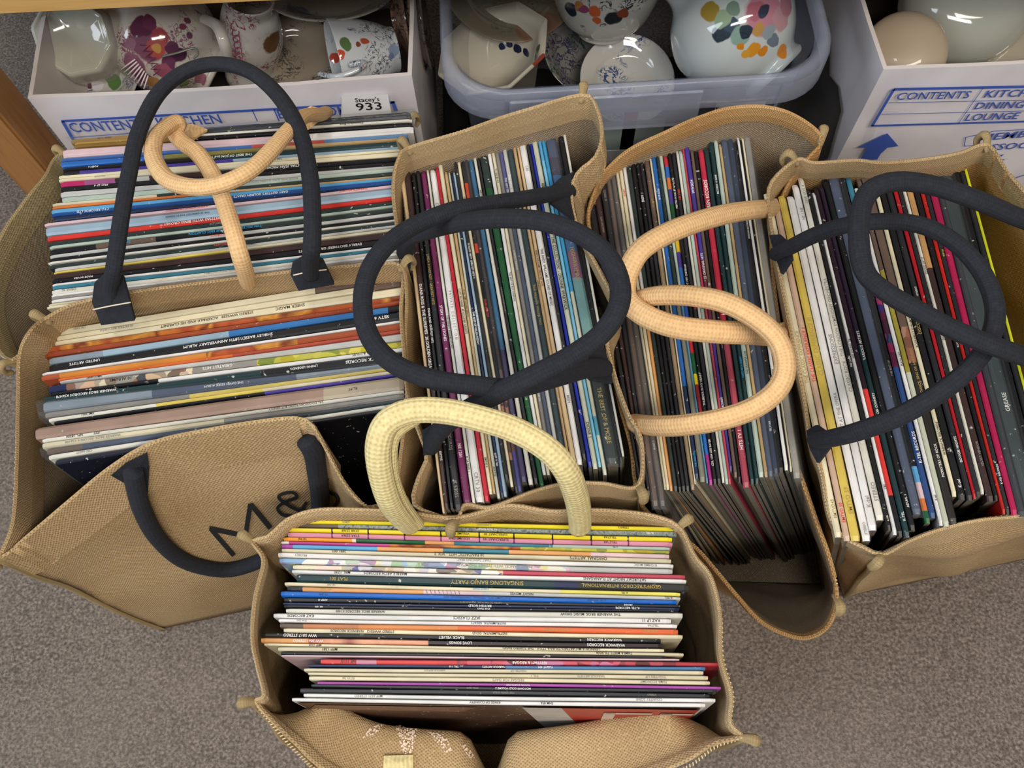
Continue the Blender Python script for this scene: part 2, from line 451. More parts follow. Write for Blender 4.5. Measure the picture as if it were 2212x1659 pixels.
word_px('KITCHEN', (345, 274), (481, 266), 20, yb, BLUE, LB)
word_px('BEDROOM', (604, 256), (754, 248), 19, yb, BLUE, LB)
st = mk('sticker', [on(737, 254, yb-0.0004), on(846, 248, yb-0.0004), on(838, 203, yb-0.0004), on(738, 208, yb-0.0004)], [(0, 1, 2, 3)], plain('white_sticker', '#F2F1F3', 0.5), LB)
tag(st, 'white lot sticker')
word_px("Stacey's", (768, 221), (820, 218), 9, yb-0.0008, INK, LB, 'sticker_lettering')
word_px('933', (771, 239), (826, 236), 16, yb-0.0008, INK, LB, 'sticker_lettering')
yr = 0.613-0.0052
for a, b, w in (((1930, 193), (2330, 185), 0.0038), ((1931, 193), (1884, 272), 0.0034), ((1882, 272), (2330, 259), 0.0030),
                ((1920, 222), (2330, 214), 0.0008), ((1904, 247), (2330, 237), 0.0008), ((2124, 190), (2070, 267), 0.0008)):
    line_px('printed_line', a, b, w, yr, BLUE, RB)
word_px('CONTENTS', (1934, 216), (2091, 212), 15, yr, BLUE, RB)
word_px('KITCHEN', (2124, 211), (2260, 207), 15, yr, BLUE, RB)
word_px('DINING ROOM', (2103, 236), (2310, 230), 14, yr, BLUE, RB)
word_px('LOUNGE', (2083, 261), (2196, 257), 14, yr, BLUE, RB)
poly_px('printed_arrow', [(1917, 288), (1941, 316), (1917, 319), (1902, 333), (1895, 345), (1858, 345), (1874, 319), (1852, 319)], yr, BLUE, RB)
for a, b in (((2083, 316), (2086, 297)), ((2086, 297), (2150, 283)), ((2150, 283), (2230, 279)), ((2083, 316), (2130, 312))):
    line_px('printed_line', a, b, 0.0010, yr, BLUE, RB)
word_px('MEMBER', (2112, 305), (2262, 292), 14, yr, BLUE, RB)
word_px('ASSOCIATION', (2112, 327), (2330, 312), 13, yr, BLUE, RB)
cen = on(2205, 420, yr); pts = []
cv = [cen+Vector((math.cos(a)*0.045, 0, math.sin(a)*0.045)) for a in [math.pi*2*i/48 for i in range(48)]]
cw = [cen+Vector((math.cos(a)*0.0435, 0, math.sin(a)*0.0435)) for a in [math.pi*2*i/48 for i in range(48)]]
mk('printed_ring', cv+cw, [(i, (i+1) % 48, 48+(i+1) % 48, 48+i) for i in range(48)], BLUE, RB)
poly_px('printed_arrow', [(2140, 340), (2170, 333), (2158, 342), (2172, 345), (2140, 353), (2150, 345)], yr, BLUE, RB)
# clear tape over the right carton's corner
mk('parcel_tape', [on(1905, 240, yr+0.0004), on(1880, 262, yr+0.0004), on(1846, 338, yr+0.0004), on(1872, 338, yr+0.0004)], [(0, 1, 2, 3)], CLEAR, RB)

# ------------------------------------------------------------------ plastic tub
def rr(x0, x1, y0, y1, r, n=8):
    out = []
    for cx, cy, a0 in ((x1-r, y0+r, -90), (x1-r, y1-r, 0), (x0+r, y1-r, 90), (x0+r, y0+r, 180)):
        for i in range(n+1):
            a = math.radians(a0+90*i/n); out.append((cx+r*math.cos(a), cy+r*math.sin(a)))
    return out
TX0, TX1, TY0 = W(955, 110, 0.33).x, W(1800, 90, 0.33).x, W(1250, 196, 0.33).y
TY1 = TY0+0.27
tub = empty('plastic_tub', ((TX0+TX1)/2, TY0+0.14, 0), 'clear plastic tub of crockery between the two cardboard boxes', 'tub')
def ringsurf(name, rings, mat, parent, cap=False, flat=False):
    n = len(rings[0][0]); V = []; Fc = []
    for pts, z in rings: V += [(x, y, z) for x, y in pts]
    for j in range(len(rings)-1):
        for i in range(n): Fc.append((j*n+i, j*n+(i+1) % n, (j+1)*n+(i+1) % n, (j+1)*n+i))
    if cap: Fc.append(tuple((len(rings)-1)*n+i for i in range(n)))
    return mk(name, V, Fc, mat, parent, smooth=not flat)
def tr(d, r=0.06): return rr(TX0+d, TX1-d, TY0+d, TY1-d, r)
ringsurf('tub_body', [(tr(0.010), 0.328), (tr(0.014), 0.30), (tr(0.020), 0.20), (tr(0.028), 0.03), (tr(0.036), 0.004)], TUBP, tub, cap=True)
ringsurf('rim_lip', [(tr(0.0105), 0.318), (tr(0.009), 0.328), (tr(0.004), 0.332), (tr(0.0), 0.330), (tr(-0.002), 0.322), (tr(-0.002), 0.297), (tr(-0.0005), 0.295), (tr(-0.0003), 0.322)], TUBL, tub)
a, b = W(1100, 240, 0.30), W(1512, 240, 0.30)
box('clip_skirt', (a.x, TY0-0.0065, 0.276), (b.x, TY0-0.0030, 0.326), TUBL, tub, 0.0015)
for px in (1092, 1240, 1685):
    q = W(px, 215, 0.31); box('rib', (q.x-0.0012, TY0-0.0045, 0.270 if px == 1685 else 0.298), (q.x+0.0012, TY0-0.0022, 0.326), TUBP, tub)
tl = mk('sticker', [(W(1530, 235, 0.26).x, TY0+0.010, 0.262), (W(1635, 235, 0.26).x, TY0+0.010, 0.262), (W(1635, 235, 0.26).x, TY0+0.008, 0.290), (W(1530, 235, 0.26).x, TY0+0.008, 0.290)], [(0, 1, 2, 3)], plain('white_sticker', '#F2F1F3', 0.5), tub)
letter('sticker_lettering', "Stacey's", (W(1536, 232, 0.27).x, TY0+0.0075, 0.280), (1, 0, 0), (0, 0, 1), 0.006, INK, tub)
for (x0, x1, z0, z1, h) in ((1270, 1410, 0.15, 0.262, '#8FA0A0'), (1275, 1405, 0.19, 0.215, '#C9CCC8'), (1325, 1352, 0.205, 0.275, '#C43B34'), (1260, 1400, 0.07, 0.12, '#2C3358')):
    X0, X1 = W(x0, 260, 0.2).x, W(x1, 260, 0.2).x
    box('printed_label', (X0, TY0+0.0165-0.0005*(z1 < 0.22), z0), (X1, TY0+0.0168, z1), plain('label_'+h[1:], h, 0.5), tub)

def heap(x0, x1, y0, y1, h, label, side=False):  # black sheet added between the boxes and tub to deepen the dark gaps
    K = 12; V = []
    for j in range(K+1):
        for i in range(K+1):
            u, v = i/K, j/K
            pr = (0.72+0.28*u) if side else math.sin(math.pi*min(max(u, .02), .98))**0.5
            z = h*pr*(0.9+0.25*nz(Vector((u*3, v*5, x0*9))))*min(1, v*6+.05)
            V.append((x0+(x1-x0)*u, y0+(y1-y0)*v, max(0.004, z)))
    Fc = [(j*(K+1)+i, j*(K+1)+i+1, (j+1)*(K+1)+i+1, (j+1)*(K+1)+i) for j in range(K) for i in range(K)]
    o = mk('dark_gap_fill', V, Fc, plain('dark_gap_fill', '#0B0A0C', 0.95), smooth=True)
    sm = o.modifiers.new('thick', 'SOLIDIFY'); sm.thickness = 0.003; sm.offset = -1
    shift(o, ((x0+x1)/2, (y0+y1)/2, 0)); tag(o, label, 'filler')
heap(TX1-0.004, 0.3905, 0.585, 0.93, 0.235, 'black fill added to darken the gap between the plastic tub and the right box', True)
heap(TX0-0.024, TX0+0.014, 0.605, 0.93, 0.10, 'black fill added to darken the gap between the left box and the plastic tub')

# ------------------------------------------------------------------ crockery
def china(name, base, blobs=(), scrib=None, rough=0.08):
    """glazed china; blobs = painted motifs (centre in object space, radius, colour), scrib = (colour, density) transfer print"""
    m, n, l, b = new_mat(name)
    tc = N(n, 'ShaderNodeTexCoord')
    t = N(n, 'ShaderNodeTexNoise'); t.inputs['Scale'].default_value = 55; t.inputs['Detail'].default_value = 2
    l.new(tc.outputs['Object'], t.inputs['Vector'])
    ma = N(n, 'ShaderNodeVectorMath', operation='MULTIPLY_ADD'); ma.inputs[1].default_value = (0.010, 0.010, 0.010)
    l.new(t.outputs['Color'], ma.inputs[0]); l.new(tc.outputs['Object'], ma.inputs[2])
    sh = N(n, 'ShaderNodeVectorMath', operation='ADD'); sh.inputs[1].default_value = (-0.005, -0.005, -0.005)
    l.new(ma.outputs[0], sh.inputs[0])
    col = tuple(v*0.74 for v in hexc(base))
    if scrib:
        s = N(n, 'ShaderNodeTexNoise'); s.inputs['Scale'].default_value = 95; s.inputs['Detail'].default_value = 5; s.inputs['Distortion'].default_value = 1.2
        l.new(tc.outputs['Object'], s.inputs['Vector'])
        for (c, lo, hi) in scrib:
            q = N(n, 'ShaderNodeTexNoise'); q.inputs['Scale'].default_value = 26; q.noise_dimensions = '4D'
            q.inputs['W'].default_value = lo*31
            l.new(tc.outputs['Object'], q.inputs['Vector'])
            area_ = ramp(n, l, q.outputs['Fac'], [(0.5, 0.0), (0.56, 1.0)])
            f1 = ramp(n, l, s.outputs['Fac'], [(lo-0.02, 0.0), (lo, 1.0), (hi, 1.0), (hi+0.02, 0.0)])
            mu = N(n, 'ShaderNodeMath', operation='MULTIPLY'); l.new(area_, mu.inputs[0]); l.new(f1, mu.inputs[1])
            col = mix(n, l, mu.outputs[0], col, hexc(c))
    for (c, r, h) in blobs:
        d = N(n, 'ShaderNodeVectorMath', operation='DISTANCE'); d.inputs[1].default_value = tuple(c)
        l.new(sh.outputs[0], d.inputs[0])
        mr = N(n, 'ShaderNodeMapRange'); mr.inputs['From Min'].default_value = r; mr.inputs['From Max'].default_value = r*0.86
        mr.inputs['To Min'].default_value = 0; mr.inputs['To Max'].default_value = 1
        l.new(d.outputs['Value'], mr.inputs['Value'])
        col = mix(n, l, mr.outputs[0], col, tuple(v*0.8 for v in hexc(h)))
    if isinstance(col, tuple): b.inputs['Base Color'].default_value = (*col, 1)
    else: l.new(col, b.inputs['Base Color'])
    b.inputs['Roughness'].default_value = rough
    b.inputs['Coat Weight'].default_value = 0.5; b.inputs['Coat Roughness'].default_value = 0.04
    return m
def lathe(name, prof, base, axis, mat, parent=None, n=40, sides=None, flute=0.0):
    """revolve (radius, height) profile about an axis; sides=8 makes it octagonal"""
    ax = Vector(axis).normalized(); x = ax.cross(Vector((0.3, 0.2, 1))).normalized(); y = ax.cross(x)
    base = Vector(base); V = []; Fc = []; K = sides or n
    for r, h in prof:
        for k in range(K):
            a = 2*math.pi*k/K
            r2 = r*(1+flute*math.cos(a*12))
            V.append(base+ax*h+(x*math.cos(a)+y*math.sin(a))*r2)
    for j in range(len(prof)-1):
        for k in range(K): Fc.append((j*K+k, j*K+(k+1) % K, (j+1)*K+(k+1) % K, (j+1)*K+k))
    o = mk(name, V, Fc, mat, parent, smooth=not sides)
    bm = bmesh.new(); bm.from_mesh(o.data)
    bmesh.ops.remove_doubles(bm, verts=bm.verts[:], dist=0.0003)
    if sides:
        bmesh.ops.bevel(bm, geom=[e for e in bm.edges], offset=0.0015, segments=2, affect='EDGES')
        for f_ in bm.faces: f_.smooth = True
    bm.to_mesh(o.data); bm.free()
    shift(o, base)
    return o
def smoothprof(pts, k=5):
    return [(max(p.x, 0.0), p.y) for p in cr([Vector((a, b, 0)) for a, b in pts], k)]
def rel(px, py, z, base): return W(px, py, z)-Vector(base)
def paint(o, name, base, spots, scrib=None, rough=0.08):
    """put motifs on the glaze where they are seen: spots are (px, py, radius, colour)"""
    me = o.data; bv = BVHTree.FromPolygons([v.co+o.location for v in me.vertices], [tuple(p.vertices) for p in me.polygons])
    bl = []
    for x, y, r, h in spots:
        hit = bv.ray_cast(CAM, ray(x, y).normalized())[0]
        if hit is not None: bl.append((hit-o.location, r, h))
    m = china(name, base, bl, scrib, rough); me.materials.clear(); me.materials.append(m)

# big fruit jug, left box
jb = W(390, 60, 0.17)
jug_p = smoothprof([(0.0, 0.0), (0.036, 0.0), (0.040, 0.006), (0.036, 0.012), (0.056, 0.035), (0.064, 0.066), (0.056, 0.098), (0.038, 0.118), (0.035, 0.132), (0.043, 0.150), (0.040, 0.150), (0.031, 0.132), (0.034, 0.116), (0.052, 0.095), (0.060, 0.066), (0.05, 0.03), (0.0, 0.02)])
jbase = W(470, 150, 0.19)
B = jbase
def fp(x, y, r, h): return (x, y, r, h)
fr = [fp(318, 95, .020, '#8F5A72'), fp(300, 60, .012, '#6E3A58'), fp(322, 48, .008, '#7D4060'), fp(280, 95, .008, '#A87A92'), fp(290, 140, .014, '#A06A84'), fp(310, 168, .011, '#7E4664'),
      fp(342, 78, .0105, '#B8525A'), fp(338, 104, .0115, '#C45F5A'), fp(338, 103, .0055, '#E0A85A'), fp(345, 80, .004, '#D98870'), fp(384, 118, .010, '#57304F'), fp(370, 100, .007, '#6A3A5A'), fp(365, 135, .009, '#7A4468'),
      fp(352, 152, .010, '#B06478'), fp(330, 178, .010, '#D09A5E'), fp(300, 190, .008, '#C78A60'), fp(272, 152, .006, '#7D9A5B'), fp(395, 60, .004, '#8A4A62'), fp(405, 45, .004, '#7E4A60'), fp(410, 80, .004, '#7A5068'), fp(435, 170, .009, '#A8707E'), fp(400, 180, .007, '#7D9060')]
j1 = empty('fruit_jug', jbase, 'cream jug painted with plum red fruit in the left box', 'jug', None)
jb_ = lathe('jug_body', jug_p, jbase, W(330, 70, 0.235)-jbase, CARTON, j1)
paint(jb_, 'china_fruit', '#E9E2D6', fr, [('#8C4A68', 0.46, 0.485), ('#6E3A5A', 0.55, 0.575)])
zig = []
for i in range(17):
    t = i/16; zig.append(W(296+44*t+(9 if i % 2 else -9), 55+105*t-(3 if i % 2 else -3), 0.2705-0.018*t*t))
tube('painted_lattice', zig, 0.0007, plain('plum_paint', '#7A3A55', 0.3), j1, n=5, sm=2)
for i in range(8):
    tube('painted_stroke', [W(292+4*i, 128+5*i, 0.262-0.001*i), W(262+7*i, 150+6*i, 0.252-0.001*i)], 0.0009, plain('pale_plum_paint', '#E6D6DC', 0.3), j1, n=5, sm=2)
tube('jug_handle', [W(440, 40, 0.262), W(468, 55, 0.285), W(482, 85, 0.285), W(490, 120, 0.26), W(478, 142, 0.235)], 0.0065, china('china_cream', '#EDE7DC'), j1, squash=0.8)
tube('painted_clasp', [W(350, 122, 0.268), W(380, 115, 0.272), W(418, 104, 0.272), (W(428, 115, 0.27)), W(418, 126, 0.268)], 0.0012, plain('grey_paint', '#6F7266', 0.3), j1, n=6)
# second jug, neck with looped border
j2b = W(548, 165, 0.16)
j2 = empty('slim_jug', j2b, 'white jug with a looped red border beside the fruit jug', 'jug')
lathe('jug_body', smoothprof([(0.0, 0), (0.03, 0), (0.034, 0.01), (0.030, 0.03), (0.036, 0.07), (0.032, 0.105), (0.026, 0.12), (0.029, 0.135), (0.026, 0.135), (0.022, 0.12), (0.0, 0.02)]), j2b, W(540, 20, 0.27)-j2b,
      china('china_loop', '#EBE6DD', [(rel(568, 120, 0.25, j2b), 0.010, '#C7853C'), (rel(585, 90, 0.24, j2b), 0.014, '#7D5A38'), (rel(575, 50, 0.24, j2b), 0.012, '#6E3A5A')], [('#8E3B52', 0.46, 0.50)]), j2)
for i in range(9):
    c = W(505+2.0*i, 45+13*i, 0.272-0.003*i)
    ring = [c+RT*0.0038*math.cos(q)+UP*0.0042*math.sin(q) for q in [2*math.pi*k/9 for k in range(9)]]
    tube('border_loop', ring, 0.0006, plain('wine_paint', '#8E3B52', 0.3), j2, n=5, sm=2, closed=True)
# octagonal teapot stand/base upside down, far left
oax = Vector((0.16, -0.62, 0.80)).normalized(); ob = W(155, 78, 0.285)-oax*0.080
o1 = lathe('octagonal_bowl', [(0.0, 0.0), (0.046, 0.0), (0.048, 0.01), (0.047, 0.055), (0.044, 0.066), (0.042, 0.080), (0.037, 0.080), (0.034, 0.076), (0.0, 0.075)], ob, oax,
           china('china_octagon', '#DAD8C8', [(rel(150, 55, 0.26, ob), 0.020, '#8D93A6'), (rel(120, 60, 0.26, ob), 0.012, '#5F6A93')], None), None, sides=8)
tag(o1, 'cream octagonal bowl upside down in the left corner of the left box', 'bowl')
# leafy plate standing on edge
pb = W(228, 140, 0.215)
def plate_prof(R): return smoothprof([(0.0, 0.0), (R*0.55, 0.0), (R*0.58, 0.003), (R*0.75, 0.008), (R, 0.016), (R*1.0, 0.019), (R*0.74, 0.012), (R*0.56, 0.006), (0.0, 0.005)], 4)
o2 = lathe('leafy_plate', plate_prof(0.052), pb, Vector((-0.15, -0.6, 0.8)), CARTON)
paint(o2, 'china_leaf', '#D9D6D2', [(215, 110, .014, '#7FA04A'), (235, 95, .010, '#8FB04E'), (232, 130, .006, '#7A4B38'), (228, 142, .005, '#8A4B38'), (200, 160, .008, '#B58AA6'), (190, 180, .006, '#6E3A58'), (210, 185, .008, '#E8E4EC'), (245, 175, .010, '#5E8A4C'), (225, 165, .008, '#6E9A4C')], [('#5F5A86', 0.45, 0.49)])
tag(o2, 'plate painted with green leaves leaning below the octagonal bowl', 'plate')
o3 = lathe('dinner_plate', plate_prof(0.075), W(720, 5, 0.245), Vector((0.05, 0.28, 1)), china('china_grey', '#A7A294', [(rel(640, 40, 0.26, W(720, 5, 0.245)), 0.02, '#55607A')], [('#4F5568', 0.46, 0.50)]))
tag(o3, 'dull grey plate under the rail at the back of the left box', 'plate')
# teacup on its side
cb = W(850, 108, 0.235)
cupm = china('china_cup', '#DADFE2', [(rel(745, 100, 0.27, cb), 0.012, '#5C7A4C'), (rel(722, 125, 0.26, cb), 0.008, '#C9503C'), (rel(790, 80, 0.275, cb), 0.010, '#B4563F'), (rel(850, 108, 0.24, cb), 0.014, '#7E8FB0')], [('#4D5560', 0.45, 0.49), ('#8A5A48', 0.56, 0.60)])
cup = empty('teacup', cb, 'small painted cup lying on its side at right in the left box', 'cup')
cup_o = lathe('cup_bowl', smoothprof([(0.0, 0.001), (0.022, 0.0), (0.025, -0.002), (0.026, 0.004), (0.032, 0.016), (0.040, 0.040), (0.044, 0.066), (0.042, 0.066), (0.037, 0.040), (0.0, 0.012)]), cb, W(720, 130, 0.245)-cb, cupm, cup)
tube('cup_handle', [W(690, 160, 0.262), W(730, 165, 0.275), W(778, 148, 0.277), W(785, 135, 0.275), W(755, 140, 0.27)], 0.0032, cupm, cup)
o4 = lathe('saucer', plate_prof(0.055), W(640, 140, 0.17), Vector((0.15, -0.2, 1)), china('china_saucer', '#B5A795', [], [('#4F4A48', 0.45, 0.49)]))
tag(o4, 'beige saucer lying under the painted cup', 'saucer')
for i, px in enumerate((852, 868, 884)):
    o5 = lathe('side_plate', plate_prof(0.055), W(px, 45, 0.235), Vector((1, 0.05, 0.06)), china('china_edge%d' % i, ['#8A6A5A', '#A98A76', '#6F6460'][i], [], [('#40302C', 0.45, 0.52)]))
    tag(o5, ['innermost upright plate at the right end of the left box', 'middle upright plate at the right end of the left box', 'outermost upright plate at the right end of the left box'][i], 'plate', 'upright plates in the left box')
# packing under the crockery so that it is carried
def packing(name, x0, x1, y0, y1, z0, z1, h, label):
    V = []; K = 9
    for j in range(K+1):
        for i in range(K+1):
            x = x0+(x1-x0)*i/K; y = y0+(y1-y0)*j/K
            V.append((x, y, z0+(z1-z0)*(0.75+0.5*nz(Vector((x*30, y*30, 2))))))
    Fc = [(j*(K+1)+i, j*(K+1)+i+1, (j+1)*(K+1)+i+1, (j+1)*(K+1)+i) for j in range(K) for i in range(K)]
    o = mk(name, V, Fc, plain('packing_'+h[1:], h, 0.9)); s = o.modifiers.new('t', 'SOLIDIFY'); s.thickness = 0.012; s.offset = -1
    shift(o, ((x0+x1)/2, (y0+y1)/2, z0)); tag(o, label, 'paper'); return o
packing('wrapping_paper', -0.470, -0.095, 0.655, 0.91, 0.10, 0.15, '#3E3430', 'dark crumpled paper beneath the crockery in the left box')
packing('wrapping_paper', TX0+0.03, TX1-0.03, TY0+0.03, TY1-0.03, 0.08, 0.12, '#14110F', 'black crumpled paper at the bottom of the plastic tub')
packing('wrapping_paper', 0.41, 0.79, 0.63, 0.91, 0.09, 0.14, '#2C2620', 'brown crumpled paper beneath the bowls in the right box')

# tub crockery
b1 = W(1100, 185, 0.16)
o6 = lathe('octagonal_bowl', [(0.0, 0.003), (0.034, 0.0), (0.038, 0.004), (0.058, 0.05), (0.072, 0.062), (0.070, 0.065), (0.055, 0.053), (0.034, 0.010), (0.0, 0.008)], b1, Vector((-0.30, 0.05, 1)),
           china('china_oct2', '#E2DCCB', [(rel(1175, 150, 0.21, b1), 0.014, '#A34B38'), (rel(1120, 105, 0.22, b1), 0.009, '#22284A'), (rel(1085, 100, 0.22, b1), 0.007, '#2A3050')], None), None, sides=8)
tag(o6, 'cream octagonal bowl with dark painted rim at left in the tub', 'bowl')
b2 = W(1245, 125, 0.165)
o7 = lathe('oblong_dish', plate_prof(0.052), b2, Vector((0.40, -0.35, 0.9)), china('china_dish', '#8C8A86', [(rel(1165, 145, 0.2, b2), 0.016, '#9C4A3A'), (rel(1150, 150, 0.2, b2), 0.008, '#5F8A4A')], [('#3A3550', 0.45, 0.51), ('#2E4A3A', 0.55, 0.6)]))
tag(o7, 'patterned oblong dish leaning beside the octagonal bowl in the tub', 'dish')
b3 = W(1300, 75, 0.20)
o8 = lathe('patterned_bowl', smoothprof([(0.0, 0.0), (0.026, 0.0), (0.030, 0.006), (0.048, 0.02), (0.062, 0.05), (0.066, 0.07), (0.063, 0.07), (0.045, 0.024), (0.0, 0.01)]), b3, Vector((0.05, 0.35, 1)),
           china('china_bowl', '#CFCDC4', [(rel(1285, 25, 0.25, b3), 0.009, '#C4643C'), (rel(1230, 35, 0.25, b3), 0.012, '#222A40'), (rel(1320, 40, 0.25, b3), 0.010, '#2A3A34')], [('#2E3242', 0.44, 0.50), ('#8C4A34', 0.56, 0.61)]))
tag(o8, 'white bowl with dark and orange pattern at the back of the tub', 'bowl')
o9 = lathe('large_plate', plate_prof(0.080), W(1100, -25, 0.215), Vector((0.1, -0.25, 1)), china('china_plate2', '#8E8672', [(rel(1160, 45, 0.22, W(1100, -25, 0.215)), 0.03, '#8A6A58')], [('#5E6A50', 0.45, 0.49)]))
tag(o9, 'beige plate at the back left of the tub under the rail', 'plate')
o10 = lathe('saucer', plate_prof(0.055), W(1350, 185, 0.17), Vector((0.05, -0.3, 1)), china('china_sau2', '#D6D4CE', [], [('#3A4A7A', 0.45, 0.50)]))
tag(o10, 'blue patterned saucer with orange edge below the flowered jug', 'saucer')
fj = W(1672, 156, 0.235)
J = empty('flower_jug', fj, 'white jug painted with pink and orange flowers lying in the tub', 'jug')
jl = W(1450, -90, 0.30)
fb = [(1655, 30, .024, '#C98A9C'), (1632, 22, .010, '#B8707F'), (1690, 40, .014, '#C79AA2'), (1650, 25, .007, '#3F4358'), (1700, 10, .012, '#B97F8C'), (1558, 72, .010, '#36434F'), (1580, 55, .008, '#43566A'), (1598, 78, .011, '#8FB0A4'), (1610, 66, .008, '#2F3A48'),
      (1535, 25, .011, '#A8903F'), (1560, 40, .009, '#9FB89C'), (1628, 108, .009, '#E09A2C'), (1610, 116, .006, '#E2A63A'), (1650, 112, .006, '#D98A24'), (1690, 108, .008, '#D98A24'), (1640, 62, .008, '#C79A54'), (1672, 88, .008, '#6F7C8A'), (1662, 70, .008, '#9AA7B0'),
      (1585, 20, .008, '#7F9A8A'), (1600, 100, .004, '#D98A24')]
jb_ = lathe('jug_body', smoothprof([(0.0, 0.003), (0.032, 0.003), (0.035, -0.003), (0.038, 0.002), (0.036, 0.010), (0.052, 0.026), (0.068, 0.052), (0.070, 0.080), (0.056, 0.108), (0.036, 0.126), (0.033, 0.145), (0.042, 0.165), (0.040, 0.165), (0.03, 0.145), (0.0, 0.12)]), fj, jl-fj, CARTON, J)
paint(jb_, 'china_flower', '#D5DEDF', fb, None)
# right box bowls
o11 = lathe('cream_dish', smoothprof([(0.030, 0.0), (0.046, 0.004), (0.040, 0.014), (0.020, 0.022), (0.0, 0.024)]), W(1950, 118, 0.225), Vector((-0.25, -0.5, 1)), china('china_tan', '#D2BFA6', [(rel(1925, 142, 0.22, W(1950, 118, 0.22)), 0.006, '#6A4A38')], None, 0.4))
tag(o11, 'tan dish at the left of the right box', 'dish')
b5 = W(2085, 5, 0.215)
o12 = lathe('large_white_bowl', smoothprof([(0.072, -0.02), (0.076, -0.004), (0.076, 0.004), (0.072, 0.022), (0.058, 0.040), (0.036, 0.050), (0.0, 0.053)]), b5, Vector((-0.1, -0.5, 0.8)), china('china_white', '#C9CBC0', [], [('#AAB3A8', 0.46, 0.47)]))
tag(o12, 'large glossy off-white bowl in the right box', 'bowl')
o13 = lathe('serving_plate', smoothprof([(0.085, -0.01), (0.09, 0.0), (0.075, 0.018), (0.04, 0.028), (0.0, 0.030)]), W(2270, 110, 0.185), Vector((-0.15, -0.25, 1)), china('china_white2', '#C6BBA6', [], None))
tag(o13, 'pale serving plate beyond the large bowl at the right frame edge', 'plate')

paint(o6, 'china_oct_tub', '#E2DCCB', [(1165, 130, .010, '#A34B38'), (1185, 165, .010, '#8E4A3A'), (1118, 105, .006, '#22284A'), (1135, 112, .006, '#22284A'), (1085, 100, .005, '#2A3050'), (1100, 96, .005, '#2A3050'), (1160, 110, .007, '#4A6A4A')], None)
paint(o8, 'china_bowl_tub', '#CFCDC4', [(1285, 25, .008, '#C4643C'), (1288, 45, .006, '#C4643C'), (1232, 20, .010, '#222A40'), (1250, 12, .007, '#A8743C'), (1325, 40, .010, '#2A3034'), (1345, 30, .007, '#8C4A34'), (1262, 20, .006, '#8C4A6A')], [('#2E3242', 0.44, 0.49)])
paint(cup_o, 'china_cup_l', '#DADFE2', [(745, 95, .007, '#5C7A4C'), (722, 122, .006, '#C9503C'), (735, 118, .005, '#D0563C'), (790, 88, .005, '#B4563F'), (775, 95, .004, '#8A4A3A'), (850, 108, .008, '#8E9DB8'), (845, 120, .005, '#6E7FA0'), (690, 100, .006, '#4D5560')], [('#4D5560', 0.45, 0.48)])

# ------------------------------------------------------------------ bags
def shell(rim, corners, bottom, rows=18, bulge=0.02, wr=0.004, seed=0, N_=200, mid=None, radius=0.03, zb=0.003):
    """rim: world points round the mouth; corners: 4 indices of the bag corners (BL, BR, FR, FL);
       bottom: 4 floor corners in the same order -> rows of matching points from rim to floor"""
    per = 8
    R = cr(rim, per, closed=True)
    ci = [c*per for c in corners]
    sides = []
    for k in range(4):
        a, b = ci[k], ci[(k+1) % 4]
        seg = [R[(a+i) % len(R)] for i in range(((b-a) % len(R))+1)]
        sides.append(seg)
    M = N_//4; rimp = []; bot = []
    for k in range(4):
        seg = sides[k]; L = [0]
        for i in range(1, len(seg)): L.append(L[-1]+(seg[i]-seg[i-1]).length)
        A, B_ = Vector((*bottom[k], zb)), Vector((*bottom[(k+1) % 4], zb))
        for i in range(M):
            s = L[-1]*i/M; j = 1
            while L[j] < s: j += 1
            t = (s-L[j-1])/max(L[j]-L[j-1], 1e-9)
            rimp.append(seg[j-1].lerp(seg[j], t)); bot.append(A.lerp(B_, i/M))
    n = len(rimp); c = sum((Vector((*b, 0)) for b in bottom), Vector())/4
    V = []; UV = []
    acc = 0; us = [0]
    for i in range(1, n): acc += (rimp[i]-rimp[i-1]).length; us.append(acc)
    for j in range(rows+1):
        t = j/rows
        for i in range(n):
            p = rimp[i].lerp(bot[i], t)
            a, b = rimp[i-1], rimp[(i+1) % n]
            a2, b2 = bot[i-1], bot[(i+1) % n]
            tn = (b-a).lerp(b2-a2, 0.5); out = Vector((tn.y, -tn.x, 0))
            if out.length > 1e-6: out.normalize()
            if out.dot(Vector((p.x-c.x, p.y-c.y, 0))) < 0: out = -out
            k = (i % M)/M
            w = math.sin(math.pi*t)
            bl = bulge*w*math.sin(math.pi*k)
            if mid:
                mo, mz = mid(i//M, k, t); bl += mo; p = p+Vector((0, 0, mz))
            q = Vector((i*0.035, j*0.16, seed*7.3))
            wk = wr*(nz(q*1.2)+0.5*nz(q*2.7))*min(1, t*3+0.25)*(1 if t < 1 else 0)
            p = p+out*(bl+wk)
            V.append(p); UV.append((us[i], t*0.34))
    return V, UV, n, rows, rimp
